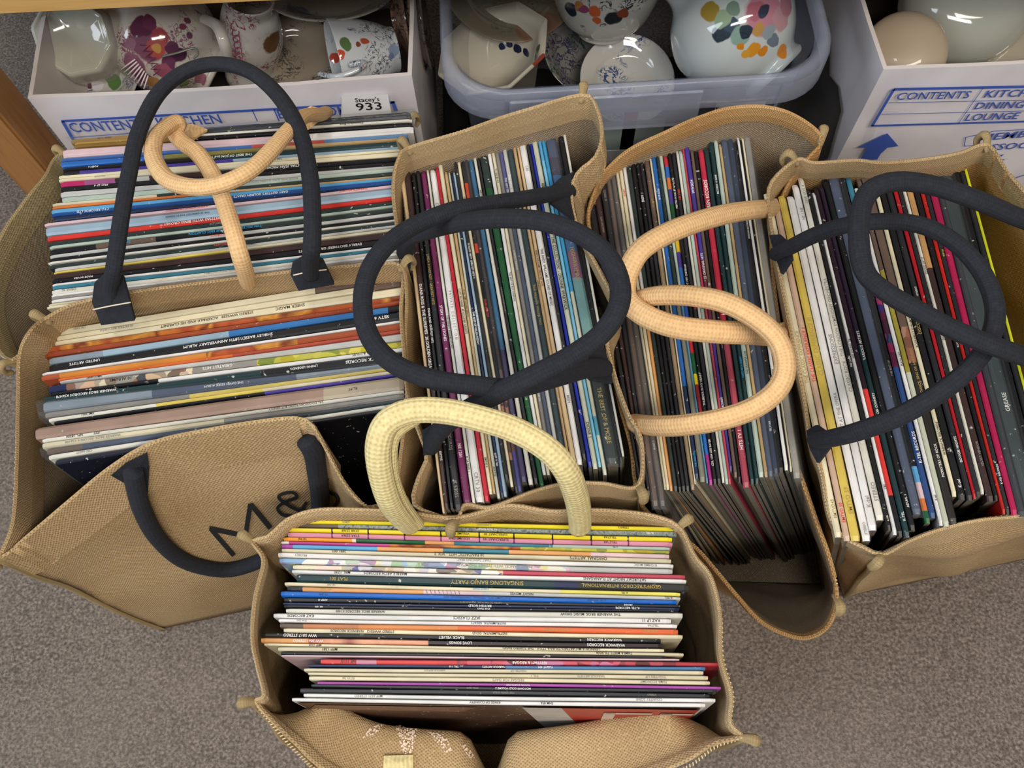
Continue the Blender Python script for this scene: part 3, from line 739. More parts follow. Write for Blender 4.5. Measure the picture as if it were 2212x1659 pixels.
def strip_bag(name, loc, label, rim, corners, bottom, outer, inner, hem, group='bags of records', hemw=0.030, lean=None, knots=True, hem_th=0.0022, **kw):
    bag = empty(name, loc, label, 'bag', group)
    V, UV, n, rows, rimp = shell(rim, corners, bottom, **kw)
    Fc = [(j*n+i, (j+1)*n+i, (j+1)*n+(i+1) % n, j*n+(i+1) % n) for j in range(rows) for i in range(n)]
    # seam in UV at wrap: fine jute pattern only
    body = mk('bag_body', V, Fc, [outer, inner], bag, UV, smooth=True)
    s = body.modifiers.new('cloth_thickness', 'SOLIDIFY'); s.thickness = 0.0018; s.offset = 0; s.material_offset = 1; s.material_offset_rim = 0
    c = sum((Vector((*b, 0)) for b in bottom), Vector())/4
    # which side is outside: test first face
    f0 = body.data.polygons[n//8]
    if f0.normal.dot(Vector((f0.center.x-c.x, f0.center.y-c.y, 0))) < 0:
        body.data.flip_normals()
    # base cloth
    bb = [Vector((*b, 0.0035)) for b in bottom]
    mk('bag_base', bb, [(0, 1, 2, 3)], inner, bag, [(b.x, b.y) for b in bb])
    # hem: folded double edge with thickness, follows the first rows of the wall
    HV, HU, HF = [], [], []
    m = 6
    for i in range(n):
        r0 = V[i]; r1 = V[n+i]; d = (r1-r0).normalized()
        tn = (rimp[(i+1) % n]-rimp[i-1]); o = tn.cross(d)
        o.normalize()
        if o.dot(Vector((r0.x-c.x, r0.y-c.y, 0))) < 0: o = -o
        h = hem_th
        for q, (a, b) in enumerate(((0.6, -0.0008), (0, -0.0030), (-0.6, -0.0008), (-1, hemw*0.5), (-0.75, hemw), (0.75, hemw))):
            HV.append(r0+o*h*a*1.1+d*b); HU.append((i*0.0075, b))
    for i in range(n):
        for k in range(m): HF.append((i*m+k, ((i+1) % n)*m+k, ((i+1) % n)*m+(k+1) % m, i*m+(k+1) % m))
    hm = mk('hem', HV, HF, hem, bag, HU, smooth=False)
    bm = bmesh.new(); bm.from_mesh(hm.data); bmesh.ops.recalc_face_normals(bm, faces=bm.faces); bm.to_mesh(hm.data); bm.free()
    # overlocked stitches along the very edge
    SV, SF = [], []
    P = []
    for i in range(n):
        a, b = rimp[i], rimp[(i+1) % n]; K = max(1, int((b-a).length/0.0022))
        for k in range(K): P.append((a.lerp(b, k/K), (b-a).normalized()))
    for (p, t) in P:
        s_ = t.cross(Vector((0, 0, 1)))
        if s_.length < 0.1: continue
        s_.normalize(); e = 0.0005
        q = [p+s_*0.0014+Vector((0, 0, 0.0004)), p+s_*0.0010+Vector((0, 0, 0.0014)), p-s_*0.0010+t*0.0008+Vector((0, 0, 0.0014)), p-s_*0.0014+t*0.0008+Vector((0, 0, 0.0004))]
        b0 = len(SV)
        for u_ in q: SV += [u_-t*e, u_+t*e]
        for k in range(3): SF.append((b0+2*k, b0+2*k+1, b0+2*k+3, b0+2*k+2))
    so = mk('edge_stitching', SV, SF, EDGE, bag); so['kind'] = 'stuff'
    # vertical seams at the four corners + a sewn ear at each rim corner
    M = n//4
    for k in range(4):
        pts = [V[j*n+k*M] for j in range(0, rows+1, 3)]
        pts = [p+(Vector((p.x-c.x, p.y-c.y, 0)).normalized()*0.003) for p in pts]
        tube('corner_seam', pts, 0.0026, KNOT, bag, n=6, sm=3)
        if knots:
            p = pts[0]; o = Vector((p.x-c.x, p.y-c.y, 0)).normalized()
            tube('corner_knot', [p-o*0.006+Vector((0, 0, -0.006)), p+o*0.002+Vector((0, 0, 0.003)), p+o*0.007+Vector((0, 0, 0.003)), p+o*0.009+Vector((0, 0, -0.006)), p+o*0.005+Vector((0, 0, -0.013))], 0.0038, KNOT, bag, n=8, sm=4, squash=0.7,
                 rfun=lambda t: 0.6+0.5*math.sin(math.pi*t))
    return bag, V, n, rows, rimp, body

def px(*pts): return [W(*p) for p in pts]
def handle(parent, pts, mat, r, patch=None, name='handle', sq=0.85):
    P = px(*pts)
    return tube(name, P, r, mat, parent, n=12, sm=7, squash=sq)
def patch(parent, pts, mat, z_off=0.0, th=0.003, stitch=None, label=None):
    """sewn tape end: polygon of (px,py,z) points given a little thickness"""
    P = px(*pts); c = sum(P, Vector())/len(P)
    n = (P[1]-P[0]).cross(P[2]-P[0]).normalized()
    if n.dot(CAM-c) < 0: n = -n
    K = len(P)
    V = [p+n*th*0.5 for p in P]+[c+n*th*1.1]+[p-n*th*0.5 for p in P]
    Fc = [(i, (i+1) % K, K) for i in range(K)]+[(i, K+1+i, K+1+(i+1) % K, (i+1) % K) for i in range(K)]+[tuple(K+1+i for i in reversed(range(K)))]
    o = mk('handle_patch', V, Fc, mat, parent, [(v.x, v.y*8) for v in V])
    if stitch:
        S = px(*stitch); tube('patch_stitching', [q+n*th*0.9 for q in S], 0.0006, THREAD, o, n=5, sm=3)
    return o

# ---- A : big bag at the back left
rimA = px((140, 330, .300), (95, 385, .315), (50, 440, .325), (2, 515, .33), (-35, 620, .33), (-20, 715, .325), (27, 778, .33),
          (110, 700, .318), (300, 660, .315), (500, 630, .315), (700, 600, .315), (868, 572, .32), (874, 420, .325), (880, 262, .30), (700, 262, .30), (500, 280, .30), (300, 300, .30))
bagA, VA, *_ = strip_bag('jute_bag', (-0.25, 0.46, 0), 'pale jute bag of records behind the bag with printed letters, topmost on the left', rimA, (0, 6, 11, 13), [(-0.415, 0.580), (-0.415, 0.388), (-0.085, 0.402), (-0.085, 0.588)],
                         JUTE, JUTE_IN, HEMP, seed=1, bulge=0.012, wr=0.005)
handle(bagA, [(704, 243, .335), (690, 248, .36), (655, 252, .40), (622, 285, .43), (560, 352, .45), (500, 390, .455), (430, 405, .45), (365, 390, .44), (333, 345, .43), (335, 300, .42), (365, 270, .41), (385, 264, .405), (378, 285, .40), (395, 308, .40), (430, 335, .405), (465, 390, .41), (495, 470, .41), (518, 550, .40), (533, 600, .365), (536, 622, .33)], TAN_ROPE, 0.0073)
patch(bagA, [(640, 250, .352), (672, 232, .36), (708, 240, .345), (690, 258, .35), (655, 285, .36)], TAN_ROPE)
patch(bagA, [(375, 275, .36), (415, 270, .352), (448, 282, .347), (420, 300, .347), (385, 298, .36)], TAN_ROPE)

# ---- B : printed bag, front left
rimB = px((97, 690, .362), (170, 655, .364), (300, 630, .366), (480, 606, .367), (650, 584, .367), (800, 572, .364), (866, 575, .362),
          (878, 640, .35), (876, 720, .34), (878, 850, .34), (868, 960, .33), (850, 1070, .325),
          (800, 1096, .33), (776, 1082, .33), (742, 1040, .335), (712, 985, .345), (680, 925, .355), (645, 905, .36), (560, 912, .36), (440, 932, .36), (330, 958, .355), (240, 1010, .345), (150, 1082, .33), (60, 1158, .315), (4, 1203, .31),
          (28, 1130, .32), (36, 1000, .33), (40, 850, .34), (44, 765, .355), (65, 718, .37))
bagB, VB, nB, rB, rimpB, bodyB = strip_bag('printed_jute_bag', (-0.25, 0.26, 0), 'jute bag with black M & S letters on its front, two black handles', rimB, (0, 6, 11, 24), [(-0.395, 0.374), (-0.082, 0.388), (-0.082, 0.196), (-0.404, 0.146)],
                         JUTE_F, JUTE_IN, JUTE_F, hemw=0.048, seed=2, bulge=0.012, wr=0.004)
handle(bagB, [(240, 648, .372), (240, 615, .388), (245, 585, .41), (252, 540, .42), (262, 470, .425), (278, 380, .43), (298, 290, .43), (340, 205, .43), (400, 155, .43), (470, 138, .43), (540, 155, .43), (600, 205, .43), (645, 280, .43), (668, 370, .43), (675, 460, .425), (674, 530, .42), (670, 565, .398), (672, 595, .375)], BLACK_ROPE, 0.0070)
patch(bagB, [(205, 610, .385), (238, 582, .40), (268, 600, .392), (292, 690, .362), (220, 700, .360), (200, 650, .370)], PATCH, stitch=[(203, 664, .376), (240, 656, .378), (285, 648, .380)])
patch(bagB, [(632, 568, .385), (668, 548, .40), (698, 562, .388), (722, 612, .366), (645, 625, .364), (628, 590, .375)], PATCH, stitch=[(634, 588, .381), (670, 580, .384), (706, 576, .384)])

def surf_hit(bvh, x, y, off=0.002):
    d = ray(x, y).normalized()
    loc, nrm, idx, dist = bvh.ray_cast(CAM, d)
    if loc is None: return None
    if nrm.dot(d) > 0: nrm = -nrm
    return loc+nrm*off
def bvh_of(o):
    dg = bpy.context.evaluated_depsgraph_get(); return BVHTree.FromObject(o, dg)
def stroke(bvh, pts, w, mat, parent, name='printed_letter', off=0.0022):
    """painted brush stroke lying on a cloth surface"""
    P = cr([Vector((x, y, 0)) for x, y in pts], 8) if len(pts) > 2 else [Vector((*pts[0], 0)).lerp(Vector((*pts[1], 0)), i/10) for i in range(11)]
    V, Fc = [], []
    for i, p in enumerate(P):
        a = P[max(i-1, 0)]; b = P[min(i+1, len(P)-1)]; t = (b-a).normalized(); q = Vector((-t.y, t.x, 0))*w/2
        for s in (-1, 1):
            h = surf_hit(bvh, p.x+q.x*s, p.y+q.y*s, off)
            V.append(h if h else (V[-1] if V else Vector()))
    for i in range(len(P)-1): Fc.append((2*i, 2*i+1, 2*i+3, 2*i+2))
    return mk(name, V, Fc, mat, parent)
bvB = BVHTree.FromPolygons([Vector(v) for v in VB], [tuple(p.vertices) for p in bodyB.data.polygons])
BLK = plain('black_fabric_ink', '#17171A', 0.85)
for s in ([(457, 1140), (505, 1196)], [(452, 1137), (530, 1154)], [(530, 1156), (541, 1084)], [(541, 1084), (584, 1137)]):
    stroke(bvB, s, 10, BLK, bagB)
stroke(bvB, [(663, 1080), (640, 1108), (612, 1108), (600, 1092), (620, 1078), (640, 1070), (634, 1060), (612, 1062), (602, 1070), (618, 1084), (640, 1096), (662, 1102)], 7, BLK, bagB)
stroke(bvB, [(712, 1030), (706, 1046), (716, 1060), (728, 1066), (732, 1080), (720, 1092)], 7, BLK, bagB)
def sh_(x, y, o=0.008):
    h = surf_hit(bvB, x, y, o); return h
hp = [sh_(x, y) for x, y in ((285, 1000), (292, 1040), (305, 1085), (335, 1140), (380, 1185), (430, 1207), (490, 1215), (550, 1200), (610, 1170))]
hp = [h for h in hp if h]
tube('handle', hp, 0.0085, BLACK_ROPE, bagB, n=12, sm=7, squash=0.85)
hp2 = [h for h in [sh_(x, y) for x, y in ((676, 935), (690, 960), (696, 1000), (694, 1050), (690, 1090), (680, 1125), (650, 1150), (612, 1168))] if h]
tube('handle', hp2, 0.0085, BLACK_ROPE, bagB, n=12, sm=7, squash=0.85)
def spatch(bvh, parent, pts, mat, off=0.0045):
    P = [surf_hit(bvh, x, y, off) for x, y in pts]; P = [p for p in P if p]
    c = sum(P, Vector())/len(P); K = len(P); n = (CAM-c).normalized()
    V = P+[c+n*0.002]+[p-n*0.003 for p in P]
    Fc = [(i, (i+1) % K, K) for i in range(K)]+[(i, K+1+i, K+1+(i+1) % K, (i+1) % K) for i in range(K)]
    return mk('handle_patch', V, Fc, mat, parent, [(v.x, v.y*8) for v in V])
spatch(bvB, bagB, [(238, 1018), (272, 990), (318, 968), (322, 1000), (318, 1060), (296, 1070), (268, 1035)], PATCH)
spatch(bvB, bagB, [(652, 918), (690, 912), (706, 940), (712, 975), (675, 985), (662, 950)], PATCH)

# ---- C : middle bag with black handles
rimC = px((882, 320, .375), (1000, 284, .385), (1120, 243, .39), (1257, 207, .392),
          (1288, 232, .39), (1300, 290, .385), (1285, 340, .38), (1250, 372, .378), (1233, 410, .376), (1240, 468, .374), (1262, 525, .37), (1298, 590, .37), (1333, 668, .365), (1312, 732, .365), (1325, 800, .362), (1355, 890, .36), (1385, 950, .355), (1378, 1048, .352),
          (1300, 1044, .350), (1225, 1044, .348), (1150, 1062, .346), (1060, 1096, .343), (1005, 1090, .342), (985, 1120, .34),
          (930, 1108, .335), (893, 1085, .335), (905, 1030, .34), (922, 985, .345), (900, 920, .345), (880, 850, .345), (872, 760, .345), (866, 670, .345), (872, 590, .35), (858, 490, .355), (850, 420, .36), (853, 368, .366), (864, 338, .37))
bagC, VC, nC, rC, rimpC, bodyC = strip_bag('jute_bag', (0.03, 0.33, 0), 'jute bag of upright records with crossed black handles, beside the bag with printed letters', rimC, (0, 3, 17, 23), [(-0.062, 0.505), (0.138, 0.520), (0.138, 0.185), (-0.062, 0.178)],
                         JUTE, JUTE_IN, HEM, seed=3, bulge=0.004, wr=0.003)
handle(bagC, [(1230, 412, .372), (1195, 418, .39), (1140, 428, .415), (1060, 440, .43), (985, 452, .44), (900, 485, .445), (835, 530, .45), (795, 590, .45), (783, 660, .45), (800, 730, .45), (850, 785, .45), (930, 818, .45), (1020, 832, .447), (1110, 838, .44), (1200, 815, .43), (1270, 796, .40), (1308, 795, .372)], BLACK_ROPE, 0.0072)
handle(bagC, [(872, 545, .36), (885, 515, .385), (930, 497, .41), (1000, 480, .44), (1085, 472, .46), (1170, 478, .465), (1250, 505, .47), (1310, 550, .47), (1338, 610, .47), (1335, 665, .47), (1300, 720, .465), (1240, 765, .463), (1165, 805, .462), (1085, 845, .45), (1010, 885, .42), (955, 925, .39), (930, 965, .355)], BLACK_ROPE, 0.0074)
patch(bagC, [(1238, 372, .372), (1210, 385, .38), (1175, 415, .39), (1190, 440, .392), (1225, 465, .382), (1246, 480, .372), (1236, 430, .372)], PATCH)
patch(bagC, [(1300, 745, .366), (1275, 765, .375), (1255, 800, .385), (1275, 820, .38), (1322, 828, .366), (1316, 790, .366)], PATCH)
patch(bagC, [(870, 500, .356), (898, 505, .37), (892, 540, .365), (884, 580, .352), (872, 560, .35)], PATCH)
patch(bagC, [(915, 930, .352), (955, 905, .37), (960, 935, .368), (940, 975, .35), (918, 985, .346)], PATCH)

# ---- D : bag with tan handles
rimD = px((1292, 395, .345), (1325, 352, .35), (1370, 318, .36), (1430, 290, .365), (1500, 258, .37), (1570, 236, .375), (1650, 232, .378), (1720, 252, .375), (1776, 300, .37),
          (1742, 345, .36), (1700, 400, .345), (1668, 500, .335), (1672, 620, .33), (1690, 760, .325), (1700, 880, .325), (1712, 980, .325), (1735, 1045, .32), (1765, 1130, .31), (1795, 1215, .30), (1808, 1290, .29),
          (1788, 1352, .28), (1742, 1378, .275), (1690, 1368, .275), (1640, 1340, .28), (1590, 1285, .285), (1545, 1230, .285), (1500, 1180, .285), (1440, 1140, .29),
          (1390, 1095, .31), (1372, 1040, .32), (1362, 960, .325), (1335, 860, .325), (1322, 760, .33), (1338, 660, .33), (1310, 590, .33), (1270, 480, .335))
bagD, VD, nD, rD, rimpD, bodyD = strip_bag('jute_bag', (0.24, 0.32, 0), 'brown jute bag with tan rope handles and a wide empty front lip', rimD, (0, 8, 19, 27), [(0.148, 0.500), (0.338, 0.500), (0.334, 0.150), (0.162, 0.165)],
                         JUTE_OR, JUTE_IN, JUTE_OR, seed=4, bulge=0.006, wr=0.004, hemw=0.018)
handle(bagD, [(1672, 450, .335), (1640, 452, .36), (1580, 460, .39), (1510, 478, .41), (1440, 505, .42), (1385, 540, .42), (1358, 585, .41), (1350, 625, .40), (1360, 655, .40), (1400, 685, .405), (1460, 706, .41), (1540, 716, .41), (1620, 720, .395), (1670, 725, .365), (1690, 728, .335)], TAN_ROPE, 0.0088)
handle(bagD, [(1340, 655, .34), (1375, 648, .38), (1430, 638, .41), (1500, 640, .425), (1570, 655, .43), (1635, 690, .43), (1680, 735, .425), (1696, 790, .42), (1680, 840, .415), (1630, 880, .41), (1560, 905, .405), (1480, 918, .39), (1420, 920, .37), (1372, 915, .335)], TAN_ROPE, 0.0090)
patch(bagD, [(1345, 620, .345), (1368, 628, .37), (1385, 655, .38), (1362, 675, .37), (1335, 680, .345)], TAN_ROPE)
patch(bagD, [(1700, 695, .332), (1680, 700, .35), (1662, 722, .36), (1680, 745, .35), (1700, 762, .332)], TAN_ROPE)

# ---- E : far right bag
def midE(side, k, t):
    if side == 2:      # front wall sags: a fold under the hem and a pinched corner
        f = math.sin(math.pi*min(1, t*1.05))
        return (0.010*math.exp(-((t-0.16)/0.10)**2)*math.sin(math.pi*k)+0.008*f*math.sin(k*11+t*3), 0)
    return (0, 0)
rimE = px((1722, 345, .375), (1760, 352, .375), (1850, 347, .375), (1905, 352, .378), (2000, 344, .38), (2070, 332, .38), (2135, 314, .38),
          (2175, 370, .38), (2235, 440, .38), (2400, 620, .375), (2500, 800, .37), (2530, 1000, .36), (2470, 1080, .35),
          (2300, 1095, .345), (2212, 1112, .342), (2110, 1124, .34), (2020, 1146, .34), (1960, 1170, .34), (1906, 1198, .335),
          (1860, 1180, .338), (1818, 1158, .34), (1790, 1110, .342), (1774, 1020, .345), (1752, 960, .348), (1735, 850, .352), (1712, 730, .355), (1690, 620, .358), (1672, 520, .362), (1660, 440, .365), (1668, 392, .37))
bagE, VE, nE, rE, rimpE, bodyE = strip_bag('jute_bag', (0.45, 0.3, 0), 'jute bag of records with looped black handles at the right frame edge', rimE, (0, 6, 12, 18), [(0.343, 0.500), (0.565, 0.500), (0.575, 0.166), (0.356, 0.136)],
                         JUTE_F, JUTE_OR, HEM, seed=5, bulge=0.006, wr=0.003, mid=midE, rows=26)
handle(bagE, [(1678, 548, .365), (1705, 535, .385), (1760, 508, .41), (1830, 486, .43), (1920, 478, .44), (2000, 490, .45), (2070, 530, .455), (2125, 595, .455), (2150, 670, .455), (2135, 740, .45), (2090, 800, .445), (2020, 855, .44), (1940, 900, .43), (1860, 930, .41), (1800, 946, .385), (1762, 952, .36)], BLACK_ROPE, 0.0074)
handle(bagE, [(2375, 590, .374), (2320, 530, .40), (2260, 492, .425), (2200, 470, .44), (2110, 432, .46), (2020, 402, .465), (1940, 392, .47), (1885, 408, .47), (1860, 450, .47), (1855, 520, .47), (1870, 590, .47), (1920, 635, .475), (1990, 675, .475), (2060, 712, .475), (2140, 745, .47), (2230, 775, .45), (2330, 800, .43), (2430, 815, .40), (2498, 808, .368)], BLACK_ROPE, 0.0074)
patch(bagE, [(1664, 510, .364), (1688, 508, .375), (1706, 525, .385), (1712, 560, .38), (1690, 592, .362), (1678, 560, .362)], PATCH)
patch(bagE, [(1745, 930, .352), (1765, 918, .362), (1790, 935, .37), (1795, 965, .368), (1768, 1000, .35), (1752, 970, .35)], PATCH)

# ---- F : front bag
rimF = px((546, 1168, .325), (580, 1158, .33), (625, 1120, .335), (700, 1100, .338), (850, 1104, .34), (985, 1118, .338), (1095, 1092, .342), (1190, 1104, .34), (1290, 1102, .338), (1400, 1112, .335), (1466, 1138, .33),
          (1500, 1200, .33), (1535, 1246, .33), (1556, 1330, .33), (1560, 1420, .33), (1582, 1500, .325), (1578, 1560, .32), (1602, 1592, .315),
          (1545, 1612, .305), (1475, 1662, .295), (1330, 1710, .265), (1150, 1735, .255), (960, 1735, .255), (800, 1715, .262), (700, 1675, .28), (635, 1618, .30), (585, 1560, .31), (552, 1515, .32),
          (570, 1500, .325), (556, 1440, .325), (545, 1380, .325), (552, 1290, .328), (570, 1210, .328))
def midF(side, k, t):
    if side == 2:      # the empty front wall buckles in over the records, then flops out to its rim
        a = math.exp(-((t-0.26)/0.17)**2)*min(1, k*9, (1-k)*9)
        dip = 1-0.7*math.exp(-((k-0.50)/0.030)**2)
        return (-0.052*a*dip, 0.052*a*dip)
    return (0, 0)
bagF, VF, nF, rF, rimpF, bodyF = strip_bag('jute_bag', (-0.04, 0.07, 0), 'nearest jute bag, holding records with bright yellow and pink spines', rimF, (0, 10, 17, 27), [(-0.212, 0.138), (0.150, 0.128), (0.152, -0.020), (-0.212, -0.024)],
                         JUTE_F, JUTE_F, HEM, seed=6, bulge=0.008, wr=0.004, mid=midF, hemw=0.012, rows=30)
handle(bagF, [(885, 1135, .335), (868, 1120, .36), (840, 1080, .40), (822, 1020, .43), (818, 960, .45), (838, 912, .46), (890, 888, .465), (960, 888, .465), (1040, 905, .465), (1115, 930, .46), (1180, 968, .455), (1222, 1015, .44), (1243, 1065, .41), (1252, 1110, .37), (1253, 1140, .335)], CREAM_ROPE, 0.0090, sq=0.8)
handle(bagF, [(905, 1135, .335), (893, 1118, .352), (868, 1080, .39), (850, 1030, .42), (846, 975, .44), (858, 935, .45), (900, 905, .453)], CREAM_ROPE, 0.0045, name='handle_seam')
bvF = BVHTree.FromPolygons([Vector(v) for v in VF], [tuple(p.vertices) for p in bodyF.data.polygons])
PRW, n_, l_, b_ = new_mat('cream_fabric_ink')
b_.inputs['Base Color'].default_value = (*hexc('#E6CDB4'), 1); b_.inputs['Roughness'].default_value = 0.8
_t = N(n_, 'ShaderNodeTexVoronoi'); _t.inputs['Scale'].default_value = 620
_c = N(n_, 'ShaderNodeTexCoord'); l_.new(_c.outputs['Object'], _t.inputs['Vector'])
_m = N(n_, 'ShaderNodeMixShader'); _tr = N(n_, 'ShaderNodeBsdfTransparent')
l_.new(ramp(n_, l_, _t.outputs['Distance'], [(0.42, 0.0), (0.60, 1.0)]), _m.inputs[0]); l_.new(b_.outputs[0], _m.inputs[1]); l_.new(_tr.outputs[0], _m.inputs[2])
l_.new(_m.outputs[0], n_['Material Output'].inputs['Surface'])
def fabpoly(pts, mat, name='printed_shape', n=9):
    # quad patch mapped on the cloth: pts = 4 corners in pixels
    A, B_, C, D = [Vector((*p, 0)) for p in pts]; V = []; ok = True
    for j in range(n+1):
        for i in range(5):
            u, v = i/4, j/n; p = A.lerp(B_, u).lerp(D.lerp(C, u), v)
            h = None
            for dy in range(0, 60, 4):
                h = surf_hit(bvF, p.x, p.y+dy, 0.0022)
                if h is not None and h.z > 0.2: break
            if h is None: return None
            V.append(h)
    return mk(name, V, [(j*5+i, j*5+i+1, (j+1)*5+i+1, (j+1)*5+i) for j in range(n) for i in range(4)], mat, bagF)
for q in ([(795, 1574), (828, 1566), (806, 1592), (780, 1594)], [(852, 1572), (903, 1574), (890, 1628), (872, 1630)], [(925, 1584), (962, 1590), (978, 1622), (962, 1626)], [(988, 1606), (1004, 1610), (1022, 1638), (1012, 1640)]):
    fabpoly(q, PRW)
hq = [h for h in [surf_hit(bvF, x, y, 0.004) for x, y in ((862, 1636), (860, 1650), (858, 1664))] if h]
fp = spatch(bvF, bagF, [(828, 1632), (893, 1630), (893, 1668), (826, 1668)], CREAM_ROPE, 0.004)

# ------------------------------------------------------------------ records
ORD = 'first second third fourth fifth sixth seventh eighth ninth tenth eleventh twelfth thirteenth fourteenth fifteenth sixteenth seventeenth eighteenth nineteenth'.split()
TENS = {20: ('twentieth', 'twenty'), 30: ('thirtieth', 'thirty'), 40: ('fortieth', 'forty')}
def ordn(i):
    if i < 20: return ORD[i-1]
    t = i//10*10; r = i % 10
    return TENS[t][0] if r == 0 else TENS[t][1]+'-'+ORD[r-1]
COLN = dict(K='#17171B', k='#2A2A2E', W='#EDEBE8', w='#E2DFD2', C='#EBE0BE', c='#DDD3B4', T='#C9A878', t='#D8BC92', B='#2D6FC4', b='#9DB7C9', N='#1F2A50', n='#1C2F52', G='#20603A', g='#B9C9BC',
            R='#D13040', r='#C2485A', P='#D98FA5', p='#E3C4C9', Y='#F2E028', y='#E4CC62', O='#DE7A3A', o='#E8A868', M='#7A2A5C', m='#C23E8C', V='#4B3C96', v='#A846A8', S='#5DA9D8', s='#8E9BA6',
            D='#1C3A3E', d='#2D3A38', E='#3E2A28', e='#6E5A4E', X='#9A948C', x='#C6C6C2', L='#8A8248', l='#C9CDB8', Q='#3B7F95', U='#4A5670', H='#B83A66')
NAM = dict(K='black', k='charcoal', W='white', w='off-white', C='cream', c='pale cream', T='tan', t='light tan', B='bright blue', b='pale blue', N='navy', n='dark navy', G='green', g='pale green',
           R='red', r='rose red', P='pink', p='pale pink', Y='bright yellow', y='gold yellow', O='orange', o='light orange', M='maroon', m='magenta', V='violet', v='purple', S='sky blue', s='slate grey',
           D='dark teal', d='dark green grey', E='dark brown', e='brown', X='grey', x='light grey', L='olive', l='pale olive', Q='teal', U='blue grey', H='crimson')
PAGE = plain('sleeve_board_edge', '#6E675A', 0.85)
TXT = {'k': plain('spine_ink_black', '#2A2726', 0.5), 'g': plain('spine_ink_grey', '#8A8680', 0.5), 'w': plain('spine_ink_white', '#E6E4E0', 0.5), 'o': plain('spine_ink_gold', '#A99350', 0.5),
       'c': plain('spine_ink_cyan', '#35A0D6', 0.5), 'r': plain('spine_ink_red', '#D8452E', 0.5), 'y': plain('spine_ink_yellow', '#C8D23A', 0.5), 'b': plain('spine_ink_blue', '#2C4470', 0.5)}
count = 0
def record(A0, A1, B0, B1, ztop, lean, cols, texts, flip, plast, label, group, depth=None, cat='record', wave=0.0006, seed=0):
    """one 12-inch sleeve. A0/A1: the two spine corners at one end, B0/B1 at the other (world, top of sleeve)"""
    global count
    count += 1
    rnd = random.Random(seed*131+count)
    dz = depth or (ztop-0.006)
    zj = ztop
    low = Vector((lean[0], lean[1], -dz))
    fr = [0.0]
    segs = []
    if isinstance(cols, str): cols = [(1.0, cols)]
    for f_, c in cols: segs.append((fr[-1], f_, c)); fr.append(f_)
    stops = sorted(set([round(x, 4) for x in fr]+[0.012, 0.25, 0.5, 0.75, 0.988]))
    def colat(f_):
        for a, b, c in segs:
            if f_ <= b+1e-6: return c
        return segs[-1][2]
    mats = []; mi = {}
    def midx(m):
        if m.name not in mi: mi[m.name] = len(mats); mats.append(m)
        return mi[m.name]
    V, Fc, fm = [], [], []
    th = ((A1-A0).length+(B1-B0).length)/2
    rise = min(0.0012, th*0.25)
    tdir = ((A1-A0)+(B1-B0)).normalized()
    ph = rnd.random()*6
    for s in stops:
        a = A0.lerp(B0, s); b = A1.lerp(B1, s)
        e = 1-0.10*(1 if s in (0.0, 1.0) else 0)
        c = (a+b)/2; a = c+(a-c)*0.95*e; b = c+(b-c)*0.95*e
        off = tdir*wave*math.sin(math.pi*s*2+ph)*0.4
        dn = Vector((0, 0, -0.0012 if s in (0.0, 1.0) else 0))
        n_up = Vector((0, 0, 1))
        h = (b-a)
        V += [a+h*0.02-n_up*rise*1.2+off+dn, a+h*0.22+off+dn, b-h*0.22+off+dn, b-h*0.02-n_up*rise*1.2+off+dn, b-h*0.06+low, a+h*0.06+low]
    n = len(stops)
    for i in range(n-1):
        cc = colat((stops[i]+stops[i+1])/2)
        sp = midx(picture(cc) if cc[0] == '@' else card(COLN[cc] if cc in COLN else cc))
        for k in range(6):
            if k == 4: continue
            Fc.append((i*6+k, (i+1)*6+k, (i+1)*6+(k+1) % 6, i*6+(k+1) % 6)); fm.append(sp)
    eg = midx(PAGE)
    Fc.append(tuple(range(5, -1, -1))); fm.append(eg); Fc.append(tuple((n-1)*6+k for k in range(6))); fm.append(eg)
    o = mk('vinyl_record', V, Fc, mats, None, fm=fm)
    bm = bmesh.new(); bm.from_mesh(o.data); bmesh.ops.recalc_face_normals(bm, faces=bm.faces); bm.to_mesh(o.data); bm.free()
    base = (A0+B0+A1+B1)/4+low; shift(o, base)
    tag(o, label, cat, group)
    L = (B0-A0).length
    for (s, cf, hf, ink) in texts:
        c = A0.lerp(B0, cf).lerp(A1.lerp(B1, cf), 0.5)
        u = (B0-A0).normalized(); v = (A1-A0).lerp(B1-B0, 0.5); v = (v-u*v.dot(u)).normalized()
        if flip: u = -u
        nn = u.cross(v)
        if nn.z < 0: v = -v
        hh = min((A1-A0).lerp(B1-B0, cf).length*hf*0.95, 0.0034)
        vs, fs, w, _ = text_geo(s)
        t = letter('lettering', s, c+Vector((0, 0, 0.00035)), u, v, hh, TXT[ink], o, center=True)
    if plast:
        e = 0.0012; P = []; K = 14
        up = 0.004
        for i in range(K+1):
            s = -0.012+1.024*i/K
            a = A0.lerp(B0, s)-tdir*e; b = A1.lerp(B1, s)+tdir*e
            j = 0.0015*nz(Vector((i*0.9, count, 0)))
            P += [a+low*0.9, a+Vector((0, 0, 0.0008)), a.lerp(b, 0.3)+Vector((0, 0, up+j)), a.lerp(b, 0.7)+Vector((0, 0, up*0.6-j)), b+Vector((0, 0, 0.0008)), b+low*0.9]
        Fp = [(i*6+k, (i+1)*6+k, (i+1)*6+k+1, i*6+k+1) for i in range(K) for k in range(5)]
        mk('clear_sleeve', P, Fp, CLEAR, o, smooth=True)
    LAST.append((o, A0, A1, B0, B1, low))
    return o
LAST = []

